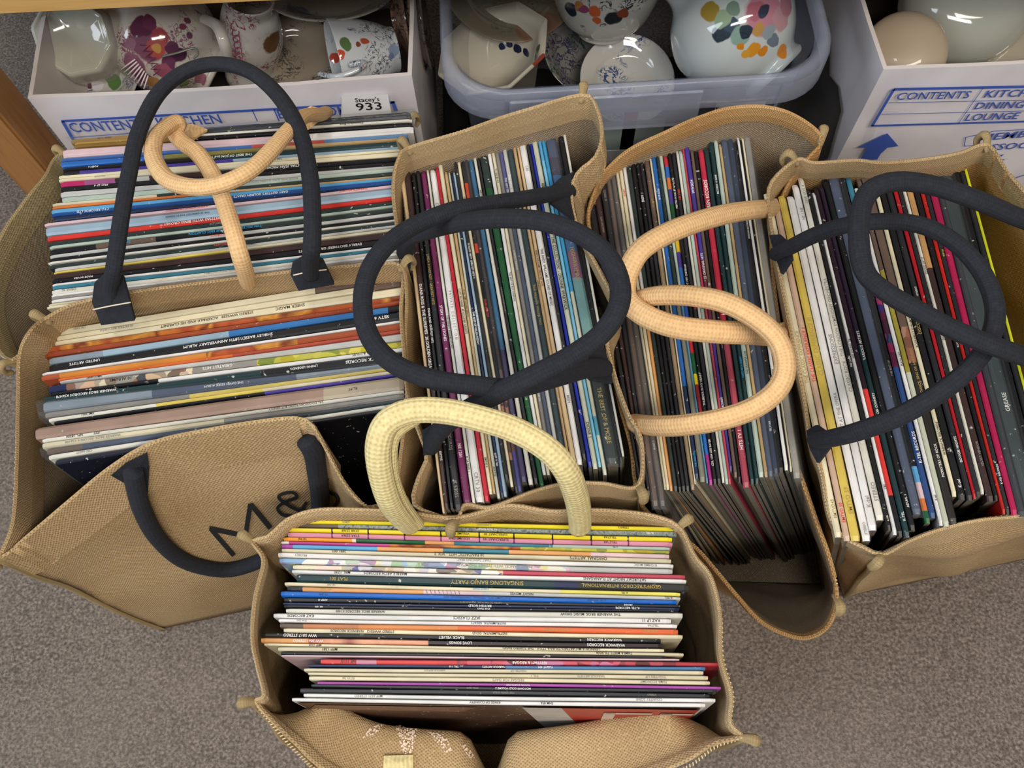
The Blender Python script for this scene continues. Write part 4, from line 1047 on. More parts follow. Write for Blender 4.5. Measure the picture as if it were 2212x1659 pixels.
def cname(c):
    if c in NAM: return NAM[c]
    if c[0] == '@': return {'@pastel': 'pastel patterned', '@cartoon': 'cartoon printed', '@fire': 'fiery orange', '@photo': 'photo printed', '@fruit': 'yellow mottled', '@crowd': 'crowd photo', '@blush': 'blush pink', '@rose': 'rose mottled', '@neon': 'dark neon', '@lines': 'grey striped'}[c]
    v = [int(c[i:i+2], 16) for i in (1, 3, 5)]
    return NAM[min(COLN, key=lambda k: sum((int(COLN[k][1+2*i:3+2*i], 16)-v[i])**2 for i in range(3)))]
def nmix(cols):
    if isinstance(cols, str): return cname(cols)
    w = {}; a = 0
    for f_, c in cols:
        w[cname(c)] = w.get(cname(c), 0)+f_-a; a = f_
    s = sorted(w, key=lambda k: -w[k])
    return ' and '.join(s[:2])+' spined' if len(s) > 1 else s[0]+' spined'
def stack(rows, axis, z, lean, flip, where, group, ref, seedn, unit):
    """rows: (a0,a1,b0,b1, e0,e1, cols, texts, plastic).
       axis 'h': spines run left-right; a*,b* are y pixels at x=ref[0] and x=ref[1]; e0,e1 = x ends
       axis 'v': spines run up-down;   a*,b* are x pixels at y=ref[0] and y=ref[1]; e0,e1 = y ends"""
    prev = None
    for i, row in enumerate(rows):
        a0, a1, b0, b1, e0, e1, cols = row[:7]
        texts = row[7] if len(row) > 7 else []
        pl = row[8] if len(row) > 8 else 0
        zz = z+random.Random(i*7+seedn).uniform(-0.0012, 0.0012)
        def pt(u0, u1, e):
            t = (e-ref[0])/(ref[1]-ref[0]); q = u0+(u1-u0)*t
            return W(e, q, zz) if axis == 'h' else W(q, e, zz)
        A0, A1, B0, B1 = pt(a0, b0, e0), pt(a1, b1, e0), pt(a0, b0, e1), pt(a1, b1, e1)
        lx, ly = lean(i/(len(rows)-1)) if callable(lean) else lean
        nm_ = nmix(cols)
        if pl and ' and ' in nm_: nm_ = nm_.split(' and ')[0]+' spined'
        lab = '%s%s record, %s %s' % (nm_, ' plastic-wrapped' if pl else '', ordn(i+1), unit)
        lab = lab.replace('spined plastic-wrapped', 'spined plastic-wrapped')
        lab += ' ' + where
        if len(lab.split()) > 16: lab = lab.replace(' spined', '')
        record(A0, A1, B0, B1, zz, (lx, ly), cols, texts, flip, pl, lab, group, seed=seedn)

F_ = [
 (1124, 1132.4, 1136, 1145.5, 632, 1465, 'Y', [('SSM001', .14, .45, 'g'), ('SUPERSONIC', .5, .45, 'g'), ('STEREO', .86, .5, 'k')]),
 (1132.4, 1141.5, 1145.5, 1157, 632, 1462, [(.12, 'e'), (1, '@lines')], [('ACTION REPLAY', .51, .4, 'w'), ('K-TEL', .93, .4, 'w')]),
 (1142, 1151.3, 1158, 1168, 621, 1452, [(.115, 'Y'), (.119, 'K'), (.21, 'Y'), (.214, 'K'), (.305, 'Y'), (.309, 'K'), (.4, 'Y'), (.404, 'K'), (.5, 'Y'), (.504, 'K'), (.59, 'Y'), (.594, 'K'), (.69, 'Y'), (.694, 'K'), (.79, 'Y'), (.794, 'K'), (.885, 'Y'), (.889, 'K'), (1, 'Y')], [('STAR 2236B', .165, .55, 'k'), ('VOLUME TWO', .45, .5, 'k'), ("SUPERCHART '83", .545, .5, 'k'), ('TELSTAR', .84, .5, 'k')]),
 (1152, 1162.5, 1168.6, 1179, 621, 1453, [(.115, 'P'), (.119, 'M'), (.21, 'P'), (.214, 'M'), (.305, 'P'), (.309, 'M'), (.4, 'P'), (.404, 'M'), (.5, 'P'), (.504, 'M'), (.59, 'P'), (.594, 'M'), (.69, 'P'), (.694, 'M'), (.79, 'P'), (.794, 'M'), (.885, 'P'), (.889, 'M'), (1, 'P')], [('STAR 2236A', .165, .5, 'k'), ('VOLUME ONE', .45, .5, 'k'), ("SUPERCHART '83", .545, .5, 'k'), ('TELSTAR', .84, .5, 'k')]),
 (1163, 1171, 1180, 1187, 612, 1447, [(.18, '#EE9A28'), (.19, 'C'), (.37, 'G'), (.445, 'o'), (.7, 'Q'), (1, 'g')], [('NE 948', .05, .5, 'e' and 'k'), ('K-TEL', .86, .45, 'k')]),
 (1171.3, 1177.3, 1187.3, 1194, 607, 1446, [(.02, 'w'), (.28, 'm'), (.62, '@fire'), (1, '@fruit')], []),
 (1177.5, 1187.6, 1194.2, 1205, 608, 1446, [(.03, 'v'), (.25, 'S'), (.42, 'o'), (.59, 'Q'), (.8, 'o'), (1, 'p')], []),
 (1187.8, 1195, 1205.2, 1214, 608, 1450, 'c', [('2891 002', .15, .8, 'k'), ('20 FANTASTIC HITS - VOL 2', .46, .8, 'k'), ('ORIGINAL ARTISTS', .79, .8, 'k')]),
 (1197, 1208, 1216.5, 1226, 600, 1455, 'W', [('PROB21', .06, .5, 'g'), ('THAT DANCING BEAT', .5, .5, 'g'), ('© CHIMO MUSIC', .93, .5, 'g')]),
 (1208.3, 1220.7, 1226.3, 1238, 603, 1453, [(.74, '@pastel'), (1, 'x')], [('PARTY DANCES WITH SYDNEY THOMPSON', .55, .5, 'g'), ('FOR 1', .37, .5, 'g')]),
 (1222, 1232.6, 1239, 1249, 632, 1480, [(.54, '@cartoon'), (1, 'r')], []),
 (1233, 1241, 1249.3, 1257.5, 630, 1483, 'W', [('MAL 1230', .13, .75, 'k'), ('MARBLE ARCH RECORDS', .24, .75, 'k'), ('SATURDAY NIGHT AT FLANAGANS', .82, .75, 'k')]),
 (1242, 1260, 1258, 1277, 640, 1488, [(.66, 'D'), (.72, 'N'), (1, '#2F2E2A')], [('PLAT 001', .11, .4, 'o'), ('SINGALONG BANJO PARTY', .49, .5, 'o'), ("GEOFF'S RECORDS INTERNATIONAL", .83, .4, 'o')]),
 (1260.6, 1268.5, 1278, 1286, 614, 1470, [(.7, 'C'), (1, '#F0E56A')], [('NE 1005', .12, .45, 'g'), ('CHART STARS', .5, .5, 'c'), ('K-TEL', .86, .5, 'k')]),
 (1269, 1279, 1286.3, 1294, 620, 1470, [(.04, 'k'), (.35, 'o'), (.5, 'p'), (1, 'x')], [('NE 1065', .1, .5, 'o'), ('\\  \\  \\  \\  \\  \\  \\  \\  \\', .4, .8, 'k'), ('NIGHT MOVES', .6, .65, 'k'), ('K-TEL', .97, .6, 'k')]),
 (1279.3, 1291.5, 1294.3, 1304, 606, 1462, '#1468C8', [('TE 292', .11, .4, 'b'), ('20 DYNAMIC HITS - ORIGINAL STARS/ORIGINAL HITS', .5, .4, 'b'), ('K-TEL RECORDS', .8, .4, 'b')]),
 (1292, 1302, 1304.3, 1311, 613, 1470, 'k', [('ADEP 41', .1, .4, 'w'), ('LISTEN TO THE MUSIC 20 SMASH HITS', .5, .45, 'g'), ('ARCADE', .87, .5, 'w')]),
 (1302.3, 1307.8, 1311.2, 1317, 611, 1468, 'N', [('BRITISH GOLD', .5, 1.0, 'w'), ('K-TEL RECORDS', .87, .9, 'w')]),
 (1308, 1315, 1317.2, 1322, 613, 1465, 'K', [('NE 1070', .09, .5, 'w'), ('STAR TRAKS', .51, .6, 'w')]),
 (1315.5, 1326, 1322.5, 1335, 617, 1475, 'w', [('WARNER BROS. RECORDS K1000', .19, .5, 'k'), ('THE WARNER BROS. MUSIC SHOW', .77, .5, 'k')]),
 (1326.3, 1337, 1335.3, 1346, 590, 1450, 'W', [('KAZ RECORDS', .07, .6, 'k'), ('JAZZ CLASSICS', .49, .6, 'k'), ('KAZ LP 11', .95, .6, 'k')]),
 (1338, 1346, 1347, 1356, 601, 1463, 'W', [('STAR 2262', .06, .45, 'g'), ('INSTRUMENTAL GREATS', .53, .6, 'b'), ('TELSTAR', .94, .5, 'g')]),
 (1347, 1358, 1357, 1369, 604, 1465, [(.06, 'e'), (.2, '#C88052'), (.45, '#DE8A4C'), (1, '#E86A38')], [('VELVET WATERS', .7, .5, 'o'), ('SHR 8507', .93, .5, 'o')]),
 (1358.3, 1368.5, 1369.3, 1379, 612, 1475, 'C', [('STEREO WW5012   WARWICK RECORDS', .2, .55, 'k'), ('INSTRUMENTAL GOLD', .52, .55, 'k')]),
 (1369, 1379, 1379.3, 1388, 563, 1428, 'K', [('WW 5017 STEREO', .1, .65, 'w'), ('BLACK VELVET', .48, .65, 'w'), ('WARWICK RECORDS', .86, .65, 'w')]),
 (1379.3, 1391.5, 1388.3, 1401, 563, 1432, [(.12, 'o'), (.42, '@blush'), (1, '#2B1F20')], [('WW 5061 STEREO', .12, .5, 'w'), ('LOVE SONGS', .5, .5, 'w'), ('WARWICK RECORDS', .86, .5, 'w')]),
 (1391.8, 1398, 1401.3, 1408, 570, 1435, 'C', [('MFP 1318', .13, .8, 'k'), ('LENNON & McCARTNEY-TIJUANA STYLE - THE TORERO BAND', .72, .85, 'k')]),
 (1398.3, 1408, 1408.3, 1416, 600, 1477, 'c', [('MFP 1381', .13, .65, 'k'), ('TAMLA MEETS TIJUANA', .83, .7, 'k')]),
 (1409, 1415.5, 1416.5, 1422, 606, 1440, 'K', []),
 (1416, 1419.5, 1422.2, 1426, 607, 1468, 'p', []),
 (1423, 1434.5, 1428.8, 1438.5, 692, 1566, [(.09, '#E04848'), (.14, 'P'), (.34, '#E04040'), (.88, '@rose'), (1, '#B8323C')], [('NE 1115', .07, .6, 'k'), ('RHYTHM & REGGAE', .52, .6, 'w')]),
 (1435, 1442, 1438.8, 1447, 665, 1524, [(.5, 'n'), (1, '#4A7FB0')], [('TRL 116', .37, .6, 'w'), ('VARIOUS ARTISTS', .47, .6, 'w'), ('FLIGHT 404', .6, .6, 'w')]),
 (1443, 1450.6, 1447.3, 1456, 656, 1520, 'c', [('VARIOUS ARTISTS', .33, .55, 'g'), ('TIGHTEN UP', .54, .55, 'g')]),
 (1452, 1459, 1458, 1467, 665, 1530, 'c', [('TTL 1', .57, .65, 'g'), ('VARIOUS ARTISTS', .71, .65, 'g'), ('TIGHTEN UP', .87, .65, 'g')]),
 (1460, 1470, 1468, 1478, 667, 1534, 'C', [('ECO 34', .1, .6, 'g'), ('REGGAE FOR DAYS', .5, .6, 'g'), ('PAMA ECONOMY', .86, .55, 'g')]),
 (1472, 1478, 1480, 1486.5, 685, 1558, 'v', [('MOTOWN CHARTBUSTERS', .5, .5, 'w')]),
 (1479, 1486, 1487, 1495, 672, 1550, 'k', [('STML 12070', .4, .5, 'g'), ('MOTOWN GOLD VOLUME 2', .5, .6, 'w')]),
 (1486.3, 1498, 1495.3, 1506, 648, 1533, 'k', [('MOTOWN GOLD', .5, .4, 'g'), ('STEREO', .86, .4, 'g')]),
 (1499, 1507.5, 1507, 1516, 655, 1546, 'W', [('MFP 5571 STEREO', .16, .7, 'g'), ('COUNTRY SCENE', .84, .6, 'g')]),
 (1509, 1517.5, 1517.5, 1527, 630, 1524, 'W', [('KINGS OF COUNTRY', .47, .6, 'k'), ('SHM 856', .62, .6, 'k')]),
]
stack(F_, 'h', 0.318, lambda t: (0.004, -0.026), True, 'in the nearest bag', 'records in the nearest bag', (750, 1400), 1, 'from the back')
# cover picture of the frontmost record
o_, A0, A1, B0, B1, low = LAST[-1]
cn = (B1-A1).cross(low).normalized()
if cn.y > 0: cn = -cn
def cov(u, v, k=1): return A1.lerp(B1, u)+low*v-(A1-A0).normalized()*0.0002+cn*0.0006*k
def cpoly(pts, m, k=1, nm='cover_print'): return mk(nm, [cov(u, v, k) for u, v in pts], [tuple(range(len(pts)))], m, o_)
cpoly([(0.01, .004), (.99, .004), (.99, .97), (.01, .97)], card('#5E4434'), 1)
cpoly([(.05, .03), (.45, .03), (.40, .12), (.02, .10)], card('#7E5A48'), 2)
cpoly([(.56, .004), (.655, .004), (.80, .97), (.68, .97)], card('#C9C5BE'), 3)
cpoly([(.655, .004), (.985, .004), (.985, .6), (.74, .6)], card('#B8352E'), 3)
for i, (u0, u1) in enumerate(((.76, .88), (.90, .98))):
    for (a, b, c, d) in (((u0, .06), (u1, .06), (u1, .09), (u0, .09)), ((u0, .06), (u0+.03, .06), (u0+.03, .25), (u0, .25)), ((u0, .22), (u1, .22), (u1, .25), (u0, .25))):
        cpoly([a, b, c, d], card('#E0C8B8'), 4, 'cover_letter')

B_ = [
 (698, 711, 608, 621, 93, 872, [(.75, 'c'), (1, 'e')], [('CBS 32081', .1, .3, 'g')]),
 (712, 722, 622, 635, 93, 872, [(.9, 'C'), (1, 'e')], [('ELEKTRA RECORDS', .2, .5, 'g')]),
 (723, 733, 636, 653, 92, 874, 'C', [('STEREO WW5028   ACKERBILK AND HIS CLARINET', .45, .42, 'k'), ('SHEER MAGIC', .68, .42, 'k')]),
 (734, 745, 654, 664, 93, 875, '@fire', []),
 (745.5, 756, 664.5, 673, 95, 875, '#A04A2C', []),
 (757, 771, 674, 687, 105, 876, [(.15, 's'), (.5, 'b'), (.95, '#3878B8'), (1, 'K')], []),
 (772, 788, 688, 707, 105, 875, 'K', [('UNITED ARTISTS', .1, .35, 'w'), ('SHIRLEY BASSEY/25TH ANNIVERSARY ALBUM', .5, .35, 'w'), ('SBTV 60', .93, .35, 'w')]),
 (789, 794, 708, 713, 90, 876, 'W', []),
 (794.5, 806, 713.5, 727, 88, 876, [(.05, '#B85A38'), (.45, '#D88A38'), (.7, '@fire'), (1, '#A8502C')], []),
 (806.5, 812, 727.5, 734, 125, 874, [(.5, '#D86A30'), (1, '#B8503C')], []),
 (812.5, 818, 735, 749, 128, 877, 'x', [('AMLH 68447', .1, .7, 'k')]),
 (819, 835, 750, 764, 104, 878, [(.05, 'N'), (.4, '@crowd'), (.58, 'X'), (1, '@fruit')], [('10 ALBUMS', .2, .4, 'k'), ('GREATEST HITS', .47, .4, 'w')]),
 (835.5, 843, 764.5, 773, 110, 876, [(.3, 'K'), (1, 'W')], [('ELLA & LOUIS', .88, .6, 'k')]),
 (843.5, 853, 773.5, 792, 92, 874, [(.6, 'D'), (1, 'K')], [('WARNER BROS RECORDS K56478', .12, .6, 'w'), ('LIVING LEGENDS', .72, .3, 'w'), ('WARWICK RECORDS', .9, .35, 'w')]),
 (854, 876, 793, 804, 92, 872, [(.3, 's'), (.7, 'U'), (1, 's')], [('THE DAVID ESSEX ALBUM', .5, .3, 'w'), ('CBS', .95, .3, 'w')], 1),
 (877, 888, 804.5, 812, 96, 872, [(.4, 'X'), (1, 'y')], [], 1),
 (889, 897, 812.5, 820, 104, 872, [(.3, 'w'), (.6, 'y'), (1, 'c')], [('EMI 3001', .11, .6, 'k')]),
 (897.5, 904, 820.5, 826, 115, 872, [(.6, 'K'), (1, 'V')], []),
 (905, 932, 827, 857, 75, 872, [(.78, '#A08474'), (1, '#B3A48C')], [('EL PT', .86, .18, 'k')]),
 (932.5, 940.5, 857.5, 865, 90, 872, 'w', [('NPL 18204', .09, .65, 'k'), ('PYE', .15, .65, 'k'), ('VAL DOONICAN ROCKS BUT GENTLY', .7, .6, 'k')]),
 (941, 954, 865.5, 877, 90, 872, [(.5, 'c'), (1, 'X')], [('WARNER BROS. RECORDS K56108', .14, .4, 'g'), ('THE DOOBIE BROTHERS/BEST OF THE DOOBIES', .72, .4, 'g')]),
 (955, 967, 878, 885, 100, 872, [(.1, 'e'), (.45, 'U'), (1, 'd')], [], 1),
 (968, 978, 886, 894, 104, 872, 'w', [('CBS 66077', .1, .5, 'g'), ('CBS', .95, .5, 'g')]),
 (979, 991, 895, 903, 118, 870, [(.3, '#1E2230'), (1, 'K')], []),
]
stack(B_, 'h', 0.335, lambda t: (0.0, -0.010-0.010*t), True, 'in the lettered bag', 'records in the bag with printed letters', (200, 750), 2, 'from the back')

A_ = [
 (300, 308, 249, 263, 152, 886, [(.3, '#A8803C'), (1, 'K')], [('DINK 1110', .1, .4, 'k')], 1),
 (308.5, 312, 265, 270, 160, 890, [(.3, '#B08C48'), (1, 'w')], [('Rhapsody in Black', .82, .8, 'k')]),
 (312.5, 318, 271, 278.5, 160, 890, [(.3, '#8A6A30'), (1, 'K')], []),
 (320, 339, 279.5, 295, 135, 893, [(.7, 'p'), (1, 'W')], []),
 (341, 346, 296, 303.5, 131, 880, [(.55, 'B'), (.76, '#D84A3C'), (1, '#5A8CC0')], [], 1),
 (346.5, 358, 304, 309, 131, 875, [(.3, 'B'), (.6, 'L'), (1, 'T')], []),
 (361, 368, 310.5, 322.5, 135, 872, [(.4, 'K'), (1, 'D')], [('POEM 6', .09, .5, 'w'), ('THE BEST OF JON and Vangelis', .48, .5, 'w')]),
 (368.5, 376, 323.5, 327.5, 135, 870, [(.05, 'K'), (.5, 'V'), (1, 'b')], []),
 (377, 383, 328, 334, 126, 868, 'C', [('THE BEST OF JETHRO TULL', .6, .6, 'k')]),
 (383.5, 389, 334.5, 343.5, 126, 868, 'C', [('POLYDOR', .12, .5, 'g')]),
 (390, 400.6, 345, 354, 130, 866, [(.07, '#C8286A'), (.16, '#A85A90'), (.2, 'k'), (.26, 'x'), (.45, 'E'), (1, 'K')], [('THE ESSENTIAL JEAN MICHEL JARRE', .66, .55, 'w')]),
 (401, 410, 355, 363, 130, 866, 'K', [('PRO LP 4', .12, .5, 'w')]),
 (411, 423, 364, 370, 130, 864, 'x', []),
 (424, 434.5, 370.5, 378, 133, 864, 'g', [('ROCK AND ROLL IS HERE TO STAY', .62, .5, 'g')]),
 (436, 441, 379, 386, 112, 864, [(.3, 'c'), (1, 'd')], []),
 (442, 447, 387, 391, 112, 864, [(.4, 'O'), (1, 'T')], [('FAMOUS LAST WORDS', .5, .7, 'w')]),
 (448, 456, 391.5, 396.5, 110, 864, 'S', []),
 (456.5, 463, 397, 405, 110, 864, '#1F4E92', [('CTO RECORDS LTD', .12, .7, 'w'), ("GARY GLITTER'S GOLDEN GREATS", .6, .6, 'w')]),
 (464, 474, 405.5, 408, 115, 864, 'n', []),
 (476, 482, 408.5, 414, 95, 862, 'p', [('WARWICK RECORDS', .87, .7, 'r'), ('A PARTY WITH 101 GREAT SONGS', .4, .6, 'r')]),
 (483, 503, 415, 433, 98, 862, 'b', [('THE 20 GREATEST PARTY SONGS', .4, .2, 'b')]),
 (504.5, 514.4, 433.5, 442, 101, 862, '#DC3A30', [('CHRISTMAS WITH BING CROSBY', .42, .6, 'w')]),
 (516, 525.5, 443, 452, 104, 862, 'd', [('THE VERY BEST OF', .5, .5, 'g')]),
 (526, 532, 453, 458, 106, 862, 'g', []),
 (532.5, 543.5, 459, 468, 108, 862, [(.13, 'K'), (.3, 'e'), (.6, 'K'), (1, 'd')], [('TIME PIECES - THE BEST OF ERIC CLAPTON', .5, .5, 'c'), ('TIME PIECES', .2, .5, 'c')]),
 (545, 552, 469, 476, 107, 862, 'x', [('20 GOLDEN GREATS', .5, .6, 'r')]),
 (552.5, 559, 477, 483.5, 107, 862, 'K', []),
 (559.5, 564, 484.5, 488.5, 103, 862, 'w', []),
 (566, 574, 489, 497, 105, 862, 'd', [('GREATEST HITS', .5, .5, 'r')]),
 (575, 582, 497.5, 502.5, 117, 862, 'x', [('CAPITOL RECORDS', .55, .5, 'k')]),
 (582.5, 586, 503.5, 509, 115, 862, [(.5, 'y'), (1, 'c')], []),
 (586.5, 597.6, 510, 523, 113, 862, 'E', []),
 (599, 607, 524, 536, 112, 862, 'K', [('MADE IN USA', .09, .5, 'w'), ("EVERLY BROTHERS' GREATEST HITS", .8, .45, 'w')]),
 (608.5, 613, 538, 543, 112, 862, 'W', []),
 (613.3, 620.5, 543.3, 549.5, 112, 862, 'Q', []),
 (621, 631, 550, 557, 111, 862, 'w', [('OBAR 42', .05, .5, 'g'), ('MAX BYGRAVES SINGALONGAMAX', .5, .45, 'g')]),
 (631.6, 636.4, 557.3, 563, 110, 862, 'W', []),
 (636.8, 642, 563.3, 569, 110, 862, 'X', []),
 (642.7, 649, 569.5, 575, 110, 862, 'W', [('MAX BYGRAVES', .5, .5, 'g')]),
 (650, 654.5, 576, 580, 104, 862, 'c', []),
 (655, 660.5, 580.5, 585, 100, 862, 'C', []),
]
stack(A_, 'h', 0.345, lambda t: (0.0, 0.020+0.010*t), True, 'in the back left bag', 'records in the back left bag', (150, 760), 3, 'from the back')

C_ = [
 (867, 876, 942, 948.5, 365, 1108, 't', []),
 (876.5, 890.2, 948.9, 959.3, 352, 1098, 'E', [('DIANA ROSS & THE SUPREMES  20 GOLDEN GREATS', .52, .55, 'w'), ('EMTV5', .87, .5, 'w')]),
 (891, 900.7, 959.9, 968.8, 372, 1097, 'K', [('DIANA ROSS GREATEST HITS', .5, .5, 'w')]),
 (901, 911, 969.6, 986.5, 368, 1100, 'k', [('LINDA RONSTADT / GREATEST HITS', .36, .45, 'o'), ('ASYLUM RECORDS', .8, .45, 's' and 'g'), ('K 53055', .95, .45, 'g')]),
 (911.6, 924, 989, 1006, 368, 1090, 'M', [('STORY OF THE STONES', .5, .4, 'w'), ('NE 1201', .86, .4, 'w')]),
 (925, 930.6, 1007.2, 1014.6, 366, 1086, 'w', [('THE KENNY ROGERS STORY', .53, .7, 'k'), ('EJ 26 0669 1', .9, .7, 'k')]),
 (932, 945.8, 1015.4, 1034, 366, 1084, 'W', [('Cliff Richard', .15, .5, 'g'), ('P R I V A T E    C O L L E C T I O N', .48, .35, 'g'), ('CRTV 30', .95, .45, 'g')]),
 (946.2, 953, 1034.3, 1045, 360, 1082, '#CE2038', [('STEREO', .8, .4, 'w')]),
 (953.5, 963.5, 1046, 1055, 340, 1067, 'C', [('CLIFF RICHARD  40 GOLDEN GREATS', .5, .5, 'k'), ('EMTVS 6', .92, .5, 'k')]),
 (964.5, 972, 1055.3, 1062, 370, 1066, 'T', [('20 ALL TIME GOLDEN GREATS', .45, .5, 'k')]),
 (972.3, 977, 1062.3, 1069.5, 371, 1076, 'l', [('ADE P16', .93, .6, 'k')]),
 (977.5, 983, 1069.8, 1076.6, 374, 1074, 'N', [('THE BEST OF HELEN REDDY', .52, .75, 'w'), ('EAST 11 583', .9, .6, 'w')]),
 (983.3, 988.5, 1077, 1084.8, 371, 1072, 'b', [('THE BEST OF GLORIA GAYNOR', .5, .6, 'w')]),
 (989, 995.2, 1085, 1093.5, 316, 1035, 'k', [('20 ROCK PARTY GREATEST HITS', .38, .6, 'w')]),
 (995.6, 1003, 1094, 1101.5, 328, 1051, 'C', [('BULLSEYE', .17, .5, 'g')]),
 (1003.6, 1012.4, 1102, 1109, 333, 1062, [(.1, 'k'), (.16, '#D8482C'), (.30, 'k'), (.33, '#D8482C'), (.72, 'K'), (.92, '@photo'), (1, 'k')], [('SYLVIA GREATEST', .5, .5, 'r')]),
 (1012.8, 1019.6, 1109.4, 1118, 331, 1060, [(.68, 'E'), (.9, '@photo'), (1, 'V')], [], 1),
 (1020, 1031.4, 1119, 1132.8, 312, 1040, [(.65, '#3E7096'), (1, '#4C4468')], [('PHILIPS', .19, .35, 'w')]),
 (1033, 1040, 1134.4, 1145, 320, 1046, 'w', [('VERTIGO', .16, .6, 'k')]),
 (1040.4, 1046.6, 1145.5, 1155, 316, 1043, 'k', [('THE ROLLING STONES VOLUME 1', .5, .4, 'g')]),
 (1047, 1063.8, 1156, 1167.4, 332, 1055, [(.12, 'd'), (1, '#1F5A34')], []),
 (1064.6, 1073, 1168, 1176, 304, 1025, 'W', [('THE BEST OF ROY ORBISON', .48, .5, 'k')]),
 (1073.6, 1081, 1176.4, 1184, 306, 1025, 'C', [('TC GAS 80 414', .12, .55, 'k')]),
 (1081.5, 1091, 1184.5, 1194, 295, 1000, 'X', [('A PERFECT FANTASY', .42, .4, 'w'), ('POLYDOR SUPER 2383 226', .8, .4, 'w')], 1),
 (1091.4, 1099, 1194.4, 1203.5, 283, 990, [(.3, '#5C54A0'), (1, 'U')], [('THE NEW SEEKERS', .2, .6, 'w')], 1),
 (1099.4, 1109, 1204, 1213, 280, 980, 'x', [('THE NEW SEEKERS NOW', .22, .6, 's' and 'w')]),
 (1109.6, 1121.5, 1213.4, 1226.5, 310, 995, 'D', [('DON WILLIAMS  VOLUME TWO', .55, .4, 'o'), ('MORE SOCKS', .22, .3, 'w')], 1),
 (1122.4, 1129.6, 1227.2, 1233, 290, 1005, 'T', [('ANNE MURRAY', .5, .4, 'k')]),
 (1130, 1137.2, 1233.4, 1246, 288, 1003, 't', [('ANDY WILLIAMS GREATEST HITS', .45, .5, 'e' and 'k')]),
 (1138, 1153, 1247, 1259.7, 284, 1003, 'W', [('THE ANDY WILLIAMS SOUND OF MUSIC', .48, .4, 'k'), ('CBS', .13, .4, 'g'), ('66214', .83, .4, 'k')]),
 (1153.6, 1160, 1260.2, 1269, 285, 990, 'k', []),
 (1160.4, 1167.2, 1270, 1279, 292, 1008, '#1E2FA0', []),
 (1167.6, 1179.6, 1279.4, 1291, 296, 1012, 'l', [('"THE COLLECTION" - DIONNE WARWICK', .45, .6, 'k'), ('ARISTA', .18, .55, 'k'), ('DIONE 1', .9, .6, 'k')]),
 (1180, 1188, 1291.4, 1299, 285, 1008, [(.1, 'S'), (1, '#7CC4E4')], []),
 (1188.4, 1197, 1299.4, 1308.5, 298, 1025, [(.5, '#3E9AC8'), (.85, 'l'), (.9, '#5AA0B8'), (1, 'l')], []),
 (1198, 1222, 1310.3, 1339, 264, 1000, [(.06, '#2C2E44'), (.12, 'U'), (.18, '#3E3A50'), (.42, '#3C6AA0'), (.5, '#8A5A78'), (.62, '#6FA0A0'), (.75, '#7AA6A2'), (1, '#23302C')], [('HIGHWAYMAN', .46, .35, 'o'), ('THE BEST OF & MORE', .88, .35, 'o')], 1),
 (1226, 1236.2, 1340, 1345.6, 274, 998, 'K', []),
 (1236.6, 1242.5, 1346, 1352, 269, 985, [(.7, 'w'), (1, 'x')], [('KAREN YOUNG', .25, .5, 'k')]),
]
stack(C_, 'v', 0.345, lambda t: (0.022+0.01*t, 0.0), False, 'in the middle bag', 'records in the middle bag', (402, 1000), 4, 'from the left')

